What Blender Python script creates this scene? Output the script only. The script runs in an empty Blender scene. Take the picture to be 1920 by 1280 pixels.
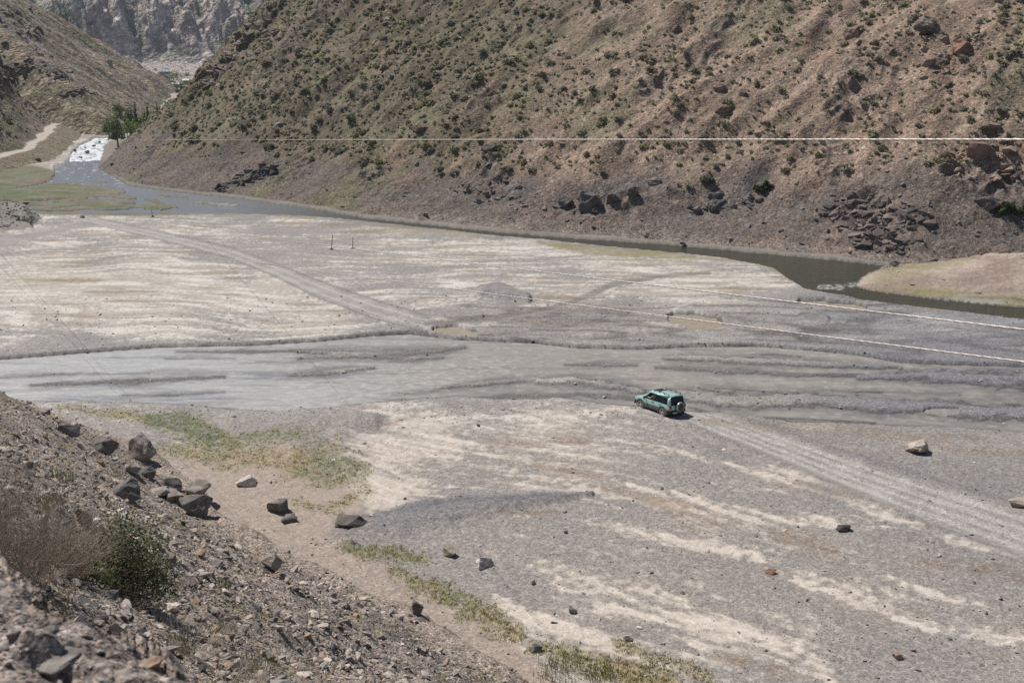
import bpy, bmesh, math, random
import numpy as np
from mathutils import Vector, Matrix, Quaternion

random.seed(7)
RNG = np.random.default_rng(11)
scene = bpy.context.scene
COL = scene.collection

# ------------------------------------------------------------------ camera, sky, sun, exposure
FPX, PITCH, H = 2100.0, math.radians(15.2), 25.6
cam_d = bpy.data.cameras.new('camera')
cam_d.sensor_width = 36.0
cam_d.lens = 36.0 * FPX / 1920.0
cam_d.clip_start, cam_d.clip_end = 0.2, 6000.0
cam_d.dof.use_dof = True
cam_d.dof.focus_distance = 75.0
cam_d.dof.aperture_fstop = 4.0
cam = bpy.data.objects.new('camera', cam_d)
cam.location = (0, 0, H)
cam.rotation_euler = (math.pi / 2 - PITCH, 0, 0)
COL.objects.link(cam)
scene.camera = cam

SUN_EL, SUN_AZ = math.radians(54.0), math.radians(-47.0)      # azimuth clockwise from +Y
TO_SUN = Vector((math.sin(SUN_AZ) * math.cos(SUN_EL), math.cos(SUN_AZ) * math.cos(SUN_EL), math.sin(SUN_EL)))
world = bpy.data.worlds.new('World')
scene.world = world
world.use_nodes = True
wn = world.node_tree
wn.nodes.clear()
sky = wn.nodes.new('ShaderNodeTexSky')
sky.sky_type = 'NISHITA'
sky.sun_disc = False
sky.sun_elevation = SUN_EL
sky.sun_rotation = SUN_AZ % (2 * math.pi)
sky.altitude = 1500
bg = wn.nodes.new('ShaderNodeBackground')
bg.inputs['Strength'].default_value = 0.053
wo = wn.nodes.new('ShaderNodeOutputWorld')
wn.links.new(sky.outputs[0], bg.inputs[0])
wn.links.new(bg.outputs[0], wo.inputs[0])
sun_d = bpy.data.lights.new('sun', 'SUN')
sun_d.energy = 4.2
sun_d.angle = math.radians(0.53)
sun_d.color = (1.0, 0.965, 0.915)
sun = bpy.data.objects.new('sun', sun_d)
sun.rotation_euler = TO_SUN.to_track_quat('Z', 'Y').to_euler()
COL.objects.link(sun)
scene.view_settings.view_transform = 'Standard'
scene.view_settings.look = 'None'
scene.view_settings.exposure = 0.17
scene.view_settings.gamma = 1.0
scene.cycles.use_adaptive_sampling = True
scene.cycles.adaptive_threshold = 0.005
scene.cycles.use_denoising = False
scene.cycles.max_bounces = 6
scene.cycles.transparent_max_bounces = 8
scene.cycles.volume_bounces = 0

# ------------------------------------------------------------------ noise and picture geometry
def _hash(ix, iy, seed):
    h = (ix.astype(np.uint32) * np.uint32(374761393) + iy.astype(np.uint32) * np.uint32(668265263) + np.uint32((seed * 1442695041) & 0xffffffff))
    h = (h ^ (h >> np.uint32(13))) * np.uint32(1274126177)
    h = (h ^ (h >> np.uint32(16))) * np.uint32(2246822519)
    return h ^ (h >> np.uint32(15))

def gnoise(x, y, seed=0):
    x = np.asarray(x, np.float64); y = np.asarray(y, np.float64)
    xf, yf = np.floor(x), np.floor(y)
    ix, iy = xf.astype(np.int64), yf.astype(np.int64)
    fx, fy = (x - xf).astype(np.float32), (y - yf).astype(np.float32)
    u = fx * fx * fx * (fx * (fx * 6 - 15) + 10)
    v = fy * fy * fy * (fy * (fy * 6 - 15) + 10)
    def g(ax, ay, dx, dy):
        a = _hash(ax, ay, seed).astype(np.float32) * np.float32(2 * math.pi / 4294967296.0)
        return np.cos(a) * dx + np.sin(a) * dy
    n00 = g(ix, iy, fx, fy); n10 = g(ix + 1, iy, fx - 1, fy)
    n01 = g(ix, iy + 1, fx, fy - 1); n11 = g(ix + 1, iy + 1, fx - 1, fy - 1)
    a = n00 + u * (n10 - n00)
    return (a + v * ((n01 + u * (n11 - n01)) - a)) * 1.5

def fbm(x, y, octv=4, seed=0, gain=0.5):
    s = 0.0; a = 1.0; t = 0.0
    for i in range(octv):
        s = s + a * gnoise(x * 2.03 ** i + 17.1 * i, y * 2.03 ** i - 9.7 * i, seed + i)
        t += a; a *= gain
    return s / t * 1.25

def ridged(x, y, octv=4, seed=0, gain=0.55):
    s = 0.0; a = 1.0; t = 0.0
    for i in range(octv):
        s = s + a * (1 - np.abs(gnoise(x * 2.03 ** i + 5.1 * i, y * 2.03 ** i + 3.3 * i, seed + i)) * 2)
        t += a; a *= gain
    return s / t

def sst(a, b, x):
    t = np.clip((x - a) / (b - a), 0, 1)
    return t * t * (3 - 2 * t)

def lerp(a, b, t):
    return a + (b - a) * t

def mixc(base, col, m):
    return base * (1 - m[..., None]) + np.asarray(col, np.float32) * m[..., None]

CP, SP = math.cos(PITCH), math.sin(PITCH)
def ray(px, py):
    a = (px - 960.0) / FPX; b = (640.0 - py) / FPX
    return a, CP + b * SP, -SP + b * CP

def gp(px, py, z=0.0):
    dx, dy, dz = ray(px, py)
    t = (z - H) / dz
    return dx * t, dy * t

def project(x, y, z):
    dep = y * CP - (z - H) * SP
    up = y * SP + (z - H) * CP
    return 960 + FPX * x / dep, 640 - FPX * up / dep

def at(px, py, r):                       # a point along the sight line at horizontal range r
    dx, dy, dz = ray(px, py)
    t = r / math.hypot(dx, dy)
    return Vector((dx * t, dy * t, H + dz * t))

# ------------------------------------------------------------------ landform height functions
def smin(a, b, k):
    h = np.clip(0.5 + 0.5 * (b - a) / k, 0, 1)
    return b * (1 - h) + a * h - k * h * (1 - h)

_shore = [gp(*p) for p in [(205, 328), (240, 347), (330, 358), (460, 372), (600, 392), (680, 406), (800, 419), (960, 436), (1100, 446), (1280, 459), (1420, 472), (1560, 485), (1660, 497)]]
_hs = sorted([(0.81 * x - 0.59 * (y - 151), 0.59 * x + 0.81 * (y - 151)) for x, y in _shore])
_a, _b = _hs[-1]
_hs = _hs + [(_a + 6, _b + 1.5), (_a + 12, _b + 5), (_a + 20, _b + 9), (_a + 34, _b + 13), (_a + 80, _b + 22)]
HS = np.array(_hs)

def rough_steps(x, y, seed):
    return np.abs(gnoise(x, y, seed)) * 2

def z_hill(x, y, fine=True):
    d1 = 0.59 * x + 0.81 * (y - 151); s = 0.81 * x - 0.59 * (y - 151)
    _o = np.interp(s, HS[:, 0], HS[:, 1])
    d1 = d1 - _o
    d1 = d1 * lerp(np.interp(s, [HS[-6, 0] + 1, HS[-6, 0] + 9], [1.0, 0.86]), 1.0, sst(0, 34, d1)) + sst(6, 40, d1) * np.clip(_o - HS[-6, 1], 0, 50) * .9
    d2 = 0.97 * (x + 87) + 0.25 * (y - 243)
    w = fbm(x / 22, y / 22, 3, 41)
    d1 = d1 + 2.2 * w * sst(2, 14, d1) + 0.8 * fbm(x / 5, y / 5, 2, 45)
    z1 = np.where(d1 < 0, d1 * 0.5, 0.52 * d1 + 0.14 * np.clip(d1 - 6, 0, None))
    z2 = np.where(d2 < 0, d2 * 0.6, 0.78 * d2 + 0.22 * np.clip(d2 - 14, 0, None)) + 1.2 * fbm(x / 9, y / 9, 3, 43)
    z2 = z2 - 0.3 * np.clip(y - 280, 0, None)
    z = smin(z1, z2, 3.5)
    z = z + 0.9 * fbm(s / 6, d1 / 16, 3, 47) * sst(2, 12, z)
    z = z + 1.7 * (ridged((s - 0.45 * d1) / 21, d1 / 75, 3, 49) - 0.5) * sst(4, 14, z)
    if fine:
        m = sst(0.3, 4, z)
        z = z + (0.13 * fbm(x / 2.1, y / 2.1, 3, 48) + 0.07 * fbm(x / 0.7, y / 0.7, 2, 53)) * (0.25 + 0.75 * m)
        rk = sst(0.15, 0.45, fbm(x / 13, y / 13, 3, 61)) * m            # rocky ribs
        z = z + rk * 0.9 * (1 - rough_steps(x / 2.4, y / 2.4, 62)) * 0.8
        cl = sst(300, 270, y) * sst(-0.1, 0.25, fbm(x / 10, y / 10, 2, 64)) * sst(8, 1, np.abs(z1 - z2)) * sst(6, 16, z)
        z = z + cl * 2.2 * (0.6 - rough_steps(x / 4.5, y / 4.5, 66)) + cl * 0.8 * (0.5 - rough_steps(x / 1.5, y / 1.5, 67))
    return z

def road_h(y):
    return 2.2 + 0.012 * (y - 240)

def z_left(x, y, fine=True):
    bx = np.interp(y, [150, 219, 243, 268, 291, 330, 400], [-112, -99, -97.5, -104, -110, -121, -142])
    d = bx - x + 1.2 * fbm(x / 9, y / 9, 3, 71)
    za = np.where(d < 0, d * 0.4, 0.42 * d)
    rh = road_h(y)
    dr = rh / 0.42
    za = np.where(d > dr, rh + np.clip(d - dr - 2.8, 0, None) * 0.80 + np.clip(d - dr - 11, 0, None) * 0.38, za)
    zb = 1.2 * (338 - 1.15 * (x + 108) - y) + 2 + 5 * fbm(x / 16, y / 16, 3, 70)
    z = smin(za, zb, 3.0)
    if fine:
        m = sst(3.5, 8, z)
        z = z + m * (0.8 * fbm(x / 6, y / 6, 4, 73) + 0.35 * fbm(x / 1.5, y / 1.5, 3, 75))
        c = m * sst(9, 18, z + 5 * fbm(x / 9, y / 9, 2, 76))
        z = z + c * (3.4 * (0.55 - rough_steps(x / 7, y / 5, 77)) + 1.3 * (0.5 - rough_steps(x / 2.2, y / 2.0, 78)))
        z = z + (1 - m) * 0.12 * fbm(x / 1.2, y / 1.2, 3, 79)
    return z

def z_left_far(x, y, fine=True):
    d = -(0.976 * (x + 108) + 0.216 * (y - 330)) + 3 * fbm(x / 30, y / 30, 3, 81)
    za = np.where(d < 0, d * 0.5, 0.74 * d)
    zb = 0.95 * (548 + 0.5 * (x + 150) - y)
    z = smin(smin(za, zb, 6.0), 0.9 * (y - 303) + 0.25 * (x + 120), 6.0)
    if fine:
        m = sst(0, 6, z)
        z = z + m * (2.2 * fbm(x / 26, y / 18, 3, 83) + 0.9 * fbm(x / 7, y / 7, 4, 85))
    return z

def z_mount(x, y, fine=True):
    u = x * 0.8 + y * 0.6; v = -x * 0.6 + y * 0.8
    d = y - 985 - 0.25 * (x + 280) * sst(-60, -320, x) + 45 * fbm(x / 160, y / 160, 3, 91)
    z = np.where(d < 0, d * 0.15, 0.72 * d)
    if fine:
        m = sst(0, 26, z)
        z = z + m * (34 * (ridged(u / 60, v / 170, 5, 93, 0.62) - 0.45)) + m * 5 * fbm(x / 14, y / 14, 4, 97)
    return np.minimum(z + 4.0, 165 + 0 * z)

_foot = [gp(*p) for p in [(-120, 725), (0, 750), (60, 766), (150, 796), (285, 850), (350, 890), (420, 965), (560, 1050), (700, 1118), (850, 1190), (1000, 1285), (1100, 1370)]]
NS = np.array(sorted([((x - y) * 0.7071, (42 - x - y) * 0.7071) for x, y in _foot]))

def z_near(x, y, fine=True):
    s = (x - y) * 0.7071
    d = (42 - x - y) * 0.7071 - np.interp(s, NS[:, 0], NS[:, 1])
    d = d + 0.5 * fbm(x / 4, y / 4, 3, 101)
    z = np.where(d < 0, d * 0.6, 0.42 * d + 0.345 * np.clip(d - 2.0, 0, None) + 0.25 * np.clip(3.0 - d, 0, 3.0) * np.clip(d, 0, 1))
    if fine:
        z = z + 0.35 * fbm(x / 3.5, y / 3.5, 3, 103) * sst(0, 2, z) + 0.09 * fbm(x / 0.6, y / 0.6, 3, 105) * sst(-0.1, .5, z)
    return z

LIP = [at(-200, 985, 6.2), at(0, 1052, 5.6), at(70, 1078, 5.4), at(135, 1112, 5.2), at(200, 1140, 5.05), at(285, 1182, 4.85), at(330, 1228, 4.7), at(385, 1285, 4.55), at(430, 1390, 4.2), at(470, 1600, 3.5)]
_q = at(0, 1290, 4.0); _p0 = LIP[1]; _p3 = LIP[6]
_nb = (_p3 - _p0).cross(_q - _p0).normalized()
LX = np.array([(p.x, p.y) for p in LIP])

def sdist_poly(px, py, pts):
    """distance to polyline, and side sign (positive to the right of travel)"""
    best = np.full(px.shape, 1e9); sg = np.zeros(px.shape)
    for (x0, y0), (x1, y1) in zip(pts[:-1], pts[1:]):
        dx, dy = x1 - x0, y1 - y0
        t = np.clip(((px - x0) * dx + (py - y0) * dy) / (dx * dx + dy * dy + 1e-9), 0, 1)
        ex, ey = px - (x0 + t * dx), py - (y0 + t * dy)
        d = np.hypot(ex, ey)
        c = dx * ey - dy * ex
        m = d < best
        best = np.where(m, d, best); sg = np.where(m, np.where(c > 0, -1, 1), sg)
    return best, sg

def z_berm(x, y, fine=True):
    zp = _p0.z - (_nb.x * (x - _p0.x) + _nb.y * (y - _p0.y)) / _nb.z
    d, sg = sdist_poly(x, y, LX)
    sd = d * sg                                        # positive on the camera's side
    if fine:
        sd = sd + 0.12 * fbm(x / 0.7, y / 0.7, 3, 111)
    drop = np.where(sd < 0, sd * 1.9, -0.10 * np.exp(-sd / 0.16))
    z = zp + drop
    if fine:
        z = z + 0.16 * fbm(x / 0.9, y / 0.9, 3, 113) + 0.06 * fbm(x / 0.22, y / 0.22, 3, 115) + 0.05 * (0.5 - rough_steps(x / 0.5, y / 0.35, 117))
    return z

def z_flat(x, y):
    return 0.3 + np.clip(y - 255, 0, None) * 0.005

_RR = np.concatenate([np.geomspace(3.0, 60, 1500), np.geomspace(60.03, 1800, 5000)])
def hit(px, py):
    dx, dy, dz = ray(px, py)
    n = math.hypot(dx, dy)
    X, Y, Z = dx / n * _RR, dy / n * _RR, H + dz / n * _RR
    g = np.maximum.reduce([z_flat(X, Y), z_hill(X, Y), z_left(X, Y), z_left_far(X, Y), z_mount(X, Y), z_near(X, Y), np.where(_RR < 9, z_berm(X, Y), -50)])
    i = int(np.argmax(Z <= g))
    return Vector((X[i], Y[i], g[i]))

# ------------------------------------------------------------------ mesh, tag and material helpers
def tag(o, label=None, cat=None, group=None, kind=None):
    if label: o['label'] = label
    if cat: o['category'] = cat
    if group: o['group'] = group
    if kind: o['kind'] = kind
    return o

def mesh_np(name, V, F, mat, col=None, smooth=True, parent=None, uvcol='Col'):
    me = bpy.data.meshes.new(name)
    V = np.asarray(V, np.float32).reshape(-1, 3); F = np.asarray(F, np.int32)
    k = F.shape[1]
    me.vertices.add(len(V)); me.vertices.foreach_set('co', V.ravel())
    me.loops.add(F.size); me.loops.foreach_set('vertex_index', F.ravel())
    me.polygons.add(len(F))
    me.polygons.foreach_set('loop_start', np.arange(len(F), dtype=np.int32) * k)
    try:
        me.polygons.foreach_set('loop_total', np.full(len(F), k, np.int32))
    except Exception:
        pass
    me.update(calc_edges=True)
    me.polygons.foreach_set('use_smooth', np.full(len(F), smooth))
    if col is not None:
        c = np.asarray(col, np.float32)
        if c.shape[1] == 3:
            c = np.concatenate([c, np.ones((len(c), 1), np.float32)], 1)
        at_ = me.attributes.new(uvcol, 'FLOAT_COLOR', 'POINT')
        at_.data.foreach_set('color', c.ravel())
    if mat is not None:
        me.materials.append(mat)
    o = bpy.data.objects.new(name, me)
    COL.objects.link(o)
    if parent is not None:
        o.parent = parent
    return o

def obj_from_bm(name, bm, mat, parent=None, smooth=False):
    me = bpy.data.meshes.new(name)
    bmesh.ops.recalc_face_normals(bm, faces=bm.faces)
    bm.to_mesh(me); bm.free()
    for p in me.polygons: p.use_smooth = smooth
    me.materials.append(mat)
    o = bpy.data.objects.new(name, me)
    COL.objects.link(o)
    if parent is not None: o.parent = parent
    return o

def empty(name, loc, rz=0.0):
    o = bpy.data.objects.new(name, None)
    o.empty_display_size = 0.3
    o.location = loc; o.rotation_euler = (0, 0, rz)
    COL.objects.link(o)
    return o

def grid_faces(R, C, keep=None):
    i = np.arange(R - 1)[:, None] * C + np.arange(C - 1)[None, :]
    F = np.stack([i, i + 1, i + C + 1, i + C], -1).reshape(-1, 4)
    if keep is not None:
        F = F[keep.reshape(-1)]
    return F

def compact(V, F, *arrs):
    used = np.unique(F)
    mp = np.full(len(V), -1, np.int64); mp[used] = np.arange(len(used))
    return (V[used], mp[F]) + tuple(a[used] for a in arrs)

def nodes(name):
    m = bpy.data.materials.new(name); m.use_nodes = True
    nt = m.node_tree; nt.nodes.clear()
    out = nt.nodes.new('ShaderNodeOutputMaterial')
    b = nt.nodes.new('ShaderNodeBsdfPrincipled')
    nt.links.new(b.outputs[0], out.inputs[0])
    return m, nt, b

def N(nt, t, **kw):
    n = nt.nodes.new(t)
    for k, v in kw.items(): setattr(n, k, v)
    return n

def val(nt, sock, v):
    if isinstance(v, bpy.types.NodeSocket): nt.links.new(v, sock)
    else: sock.default_value = v

def math_(nt, op, a, b=0.0, c=None):
    n = N(nt, 'ShaderNodeMath', operation=op)
    val(nt, n.inputs[0], a); val(nt, n.inputs[1], b)
    if c is not None: val(nt, n.inputs[2], c)
    return n.outputs[0]

def maprange(nt, v, a, b, c, d):
    n = N(nt, 'ShaderNodeMapRange'); val(nt, n.inputs[0], v)
    for i, x in enumerate((a, b, c, d)): n.inputs[1 + i].default_value = x
    return n.outputs[0]

def terrain_mat(name, stone=(7.0, 2.6), amp=0.55, bump=0.05, rough=0.92, bscale=4.0, spec=0.25):
    """base colour from the painted ground cover; stones and grit come from cell and noise textures"""
    m, nt, b = nodes(name)
    a = N(nt, 'ShaderNodeAttribute'); a.attribute_name = 'Col'
    g = N(nt, 'ShaderNodeNewGeometry')
    vals = []; hts = []
    for i, sc in enumerate(stone):
        wv = N(nt, 'ShaderNodeTexVoronoi'); wv.inputs['Scale'].default_value = sc
        wv.inputs['Randomness'].default_value = 1.0
        nt.links.new(g.outputs['Position'], wv.inputs['Vector'])
        sep = N(nt, 'ShaderNodeSeparateColor'); nt.links.new(wv.outputs['Color'], sep.inputs[0])
        v3 = math_(nt, 'POWER', sep.outputs[0], 1.6)
        vals.append(maprange(nt, v3, 0, 1, 1 - amp * (0.8 if i == 0 else 0.45), 1 + amp * (1.3 if i == 0 else 0.7)))
        hts.append(math_(nt, 'MULTIPLY', maprange(nt, wv.outputs['Distance'], 0, 0.6, 1, 0), sep.outputs[1]))
    sp = vals[0]
    for v in vals[1:]: sp = math_(nt, 'MULTIPLY', sp, v)
    nz = N(nt, 'ShaderNodeTexNoise'); nz.inputs['Scale'].default_value = bscale
    nz.inputs['Detail'].default_value = 6; nz.inputs['Roughness'].default_value = 0.65
    nt.links.new(g.outputs['Position'], nz.inputs['Vector'])
    sp2 = math_(nt, 'MULTIPLY', sp, maprange(nt, nz.outputs[0], 0.3, 0.7, 0.82, 1.18))
    sp3 = math_(nt, 'ADD', 1.0, math_(nt, 'MULTIPLY', math_(nt, 'SUBTRACT', sp2, 1.0), a.outputs['Alpha']))
    mx = N(nt, 'ShaderNodeVectorMath', operation='SCALE')
    nt.links.new(a.outputs['Color'], mx.inputs[0]); nt.links.new(sp3, mx.inputs['Scale'])
    nt.links.new(mx.outputs[0], b.inputs['Base Color'])
    b.inputs['Roughness'].default_value = rough
    b.inputs['Specular IOR Level'].default_value = spec
    bp = N(nt, 'ShaderNodeBump'); bp.inputs['Strength'].default_value = 0.9; bp.inputs['Distance'].default_value = bump
    hsum = math_(nt, 'ADD', hts[0], math_(nt, 'MULTIPLY', nz.outputs[0], 1.2))
    if len(hts) > 1: hsum = math_(nt, 'ADD', hsum, math_(nt, 'MULTIPLY', hts[1], 1.6))
    nt.links.new(math_(nt, 'MULTIPLY', hsum, a.outputs['Alpha']), bp.inputs['Height'])
    nt.links.new(bp.outputs[0], b.inputs['Normal'])
    return m

def rock_mat(name, rough=0.9, scale=2.2):
    """stone: vertex colour of the stone itself, veins and mineral mottling"""
    m, nt, b = nodes(name)
    a = N(nt, 'ShaderNodeAttribute'); a.attribute_name = 'Col'
    tc = N(nt, 'ShaderNodeTexCoord')
    nz = N(nt, 'ShaderNodeTexNoise'); nz.inputs['Scale'].default_value = scale
    nz.inputs['Detail'].default_value = 8; nz.inputs['Roughness'].default_value = 0.7
    nt.links.new(tc.outputs['Object'], nz.inputs['Vector'])
    nz2 = N(nt, 'ShaderNodeTexNoise'); nz2.inputs['Scale'].default_value = scale * 7
    nz2.inputs['Detail'].default_value = 4
    nt.links.new(tc.outputs['Object'], nz2.inputs['Vector'])
    f = math_(nt, 'MULTIPLY', maprange(nt, nz.outputs[0], 0.25, 0.75, 0.6, 1.4), maprange(nt, nz2.outputs[0], 0.3, 0.7, 0.8, 1.2))
    mx = N(nt, 'ShaderNodeVectorMath', operation='SCALE')
    nt.links.new(a.outputs['Color'], mx.inputs[0]); nt.links.new(f, mx.inputs['Scale'])
    nt.links.new(mx.outputs[0], b.inputs['Base Color'])
    b.inputs['Roughness'].default_value = rough
    b.inputs['Specular IOR Level'].default_value = 0.25
    bp = N(nt, 'ShaderNodeBump'); bp.inputs['Strength'].default_value = 0.8; bp.inputs['Distance'].default_value = 0.06
    nt.links.new(math_(nt, 'ADD', nz.outputs[0], math_(nt, 'MULTIPLY', nz2.outputs[0], 0.4)), bp.inputs['Height'])
    nt.links.new(bp.outputs[0], b.inputs['Normal'])
    return m

def leaf_mat(name, jitter=0.35):
    m, nt, b = nodes(name)
    a = N(nt, 'ShaderNodeAttribute'); a.attribute_name = 'Col'
    oi = N(nt, 'ShaderNodeObjectInfo')
    f = maprange(nt, oi.outputs['Random'], 0, 1, 1 - jitter, 1 + jitter)
    mx = N(nt, 'ShaderNodeVectorMath', operation='SCALE')
    nt.links.new(a.outputs['Color'], mx.inputs[0]); nt.links.new(f, mx.inputs['Scale'])
    nt.links.new(mx.outputs[0], b.inputs['Base Color'])
    b.inputs['Roughness'].default_value = 0.75
    b.inputs['Specular IOR Level'].default_value = 0.2
    tr = N(nt, 'ShaderNodeBsdfTranslucent')
    nt.links.new(mx.outputs[0], tr.inputs[0])
    ms = N(nt, 'ShaderNodeMixShader'); ms.inputs[0].default_value = 0.40
    out = [n for n in nt.nodes if n.type == 'OUTPUT_MATERIAL'][0]
    nt.links.new(b.outputs[0], ms.inputs[1]); nt.links.new(tr.outputs[0], ms.inputs[2])
    nt.links.new(ms.outputs[0], out.inputs[0])
    return m

def plain_mat(name, color, rough=0.5, metal=0.0, spec=0.5, coat=0.0, vary=0.08, scale=6.0):
    m, nt, b = nodes(name)
    tc = N(nt, 'ShaderNodeTexCoord')
    nz = N(nt, 'ShaderNodeTexNoise'); nz.inputs['Scale'].default_value = scale; nz.inputs['Detail'].default_value = 4
    nt.links.new(tc.outputs['Object'], nz.inputs['Vector'])
    f = maprange(nt, nz.outputs[0], 0.3, 0.7, 1 - vary, 1 + vary)
    mx = N(nt, 'ShaderNodeVectorMath', operation='SCALE'); mx.inputs[0].default_value = color
    nt.links.new(f, mx.inputs['Scale'])
    nt.links.new(mx.outputs[0], b.inputs['Base Color'])
    b.inputs['Roughness'].default_value = rough; b.inputs['Metallic'].default_value = metal
    b.inputs['Specular IOR Level'].default_value = spec; b.inputs['Coat Weight'].default_value = coat
    b.inputs['Coat Roughness'].default_value = 0.08
    return m

M_BED = terrain_mat('riverbed_gravel', (13.0, 5.0), 0.28, 0.014, bscale=5.0)
M_HILL = terrain_mat('dry_slope', (5.5, 2.2), 0.42, 0.07, bscale=2.5)
M_SCREE = terrain_mat('scree_soil', (14.0, 5.0), 0.5, 0.05, bscale=5.0)
M_BERM = terrain_mat('bank_soil', (42.0, 14.0), 0.5, 0.016, bscale=14.0)
M_FARHILL = terrain_mat('far_slope', (1.6, 0.55), 0.5, 0.35, bscale=0.6)
M_MOUNT = terrain_mat('mountain_rock', (0.35, 0.13), 0.45, 1.6, bscale=0.12)
M_ROCK = rock_mat('boulder_stone')
M_RUBBLE = rock_mat('rubble_stone', scale=1.2)
M_LEAF = leaf_mat('shrub_leaves')
M_LEAF2 = leaf_mat('tree_leaves', 0.2)
M_TWIG = plain_mat('dry_wood', (0.22, 0.17, 0.125), 0.85, vary=0.25, scale=3)
M_BARK = plain_mat('bark', (0.16, 0.13, 0.10), 0.9, vary=0.25)

# ------------------------------------------------------------------ valley floor: painted on a sheet of ground points
PYR = np.concatenate([np.arange(1345, 330, -1.7), np.arange(330, 150, -1.5), np.arange(150, 100, -1.2), np.array([97., 94, 91, 88, 85, 83, 81])])
PXR = np.arange(-170, 2100, 1.9)
_dx, _dy, _dz = ray(PXR[None, :], PYR[:, None])
_t = (0.0 - H) / _dz
X = (_dx * _t); Y = (_dy * _t) * np.ones_like(X)
PX = np.broadcast_to(PXR[None, :], X.shape); PY = np.broadcast_to(PYR[:, None], X.shape)
SH = X.shape

def seg_dist(pts, qx, qy, sy=1.0):
    best = np.full(qx.shape, 1e9, np.float32); w = np.zeros(qx.shape, np.float32)
    for (x0, y0, w0), (x1, y1, w1) in zip(pts[:-1], pts[1:]):
        dx, dy = x1 - x0, (y1 - y0) * sy
        t = np.clip(((qx - x0) * dx + (qy - y0) * sy * dy) / (dx * dx + dy * dy + 1e-9), 0, 1)
        d = np.hypot(qx - (x0 + t * dx), (qy - y0) * sy - t * dy)
        r = d / (w0 + (w1 - w0) * t)
        m = r < best
        best = np.where(m, r, best)
    return best

def stroke(pts, soft=0.5, wob=0.35, sy=1.0, wn=None):
    """1 inside a brush stroke (px, py, half width), 0 outside, edge broken by noise"""
    out = np.zeros(SH, np.float32)
    xs = [p[0] for p in pts]; ys = [p[1] for p in pts]; wm = max(p[2] for p in pts) * 1.9
    c0, c1 = np.searchsorted(PXR, [min(xs) - wm, max(xs) + wm])
    rsel = np.where((PYR > min(ys) - wm) & (PYR < max(ys) + wm))[0]
    if len(rsel) == 0 or c1 <= c0: return out
    r0, r1 = rsel[0], rsel[-1] + 1
    sl = (slice(r0, r1), slice(c0, c1))
    d = seg_dist(pts, PX[sl], PY[sl], sy)
    d = d + wob * WOB[sl]
    out[sl] = 1 - sst(1 - soft, 1 + soft, d)
    return out

def poly_sd(pts, qx, qy):
    """signed distance in px, positive inside"""
    inside = np.zeros(qx.shape, bool); best = np.full(qx.shape, 1e9)
    n = len(pts)
    for i in range(n):
        x0, y0 = pts[i]; x1, y1 = pts[(i + 1) % n]
        dx, dy = x1 - x0, y1 - y0
        t = np.clip(((qx - x0) * dx + (qy - y0) * dy) / (dx * dx + dy * dy + 1e-9), 0, 1)
        best = np.minimum(best, np.hypot(qx - x0 - t * dx, qy - y0 - t * dy))
        cnd = ((y0 > qy) != (y1 > qy))
        xi = x0 + (qy - y0) / (dy if abs(dy) > 1e-9 else 1e-9) * dx
        inside ^= cnd & (qx < xi)
    return np.where(inside, best, -best)

WOB = (fbm(X / 3.0, Y / 3.0, 4, 201) + 0.8 * fbm(X / 0.9, Y / 0.9, 2, 203)).astype(np.float32)
fore = sst(84, 62, Y)                                              # near part of the bed
wrp = fbm(X / 34, Y / 26, 3, 205)
strA = fbm(X / 9 + 0.6 * wrp, (Y + 8 * wrp) / 1.55, 4, 207, 0.55)                    # streaks laid by water running across
ua, va = 0.80 * X - 0.60 * Y, 0.60 * X + 0.80 * Y
strB = fbm(ua / 8, (va + 2.5 * fbm(X / 16, Y / 16, 2, 209)) / 0.85, 4, 211, 0.6)
streak = lerp(strA, strB, fore)
blot = fbm(X / 7, Y / 7, 4, 213)
fine = fbm(X / 0.55, Y / 0.55, 3, 215)

ctl = np.array([
 (0,470,.55),(200,470,.5),(100,520,.78),(300,520,.85),(500,560,.85),(100,570,.9),(300,600,.85),(0,620,.6),(600,600,.8),(400,450,.38),(600,455,.4),(500,490,.35),(700,500,.4),
 (800,455,.5),(950,480,.58),(1200,500,.62),(1100,550,.56),(1300,535,.74),(1400,515,.66),(800,540,.5),(1000,590,.35),(1250,565,.6),(1500,600,.12),(1700,620,.1),(1900,640,.1),(1580,560,.1),
 (700,640,.25),(0,440,.6),(1450,650,.1),(850,425,.7),(1150,590,.3),(300,700,.0),(900,700,.0),(1500,720,.05),(100,660,.15),(450,640,.3),
 (640,800,.25),(800,805,.72),(760,850,.6),(720,930,.72),(900,830,.5),(1000,800,.5),(1100,830,.42),(1000,900,.42),(1200,900,.35),(1000,1000,.12),(850,980,.05),(1300,880,.35),
 (1500,850,.22),(1700,880,.15),(1850,870,.1),(1900,950,.1),(1300,1000,.3),(1500,1000,.28),(1700,1050,.15),(1850,1150,.15),(1500,1100,.15),(1300,1080,.2),(1100,1070,.35),(1150,1150,.4),
 (1300,1200,.5),(1500,1230,.3),(1700,1260,.2),(960,1080,.15),(900,1000,.08),(1000,1150,.4),(560,785,.1),(400,780,.3)], np.float64)
num = np.zeros(SH); den = np.zeros(SH)
for cx, cy, cv in ctl:
    k = 1.0 / (((PX - cx) / 1.7) ** 2 + ((PY - cy) * 1.35) ** 2 + 250.0) ** 1.6
    num += k * cv; den += k
lev = num / den
del num, den
silt = lev + 0.33 * streak + 0.22 * blot + 0.26 * fbm(X / 19 + 4, (Y + 7 * wrp) / 5, 4, 219) * (1 - fore) + 0.05 * fore

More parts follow.
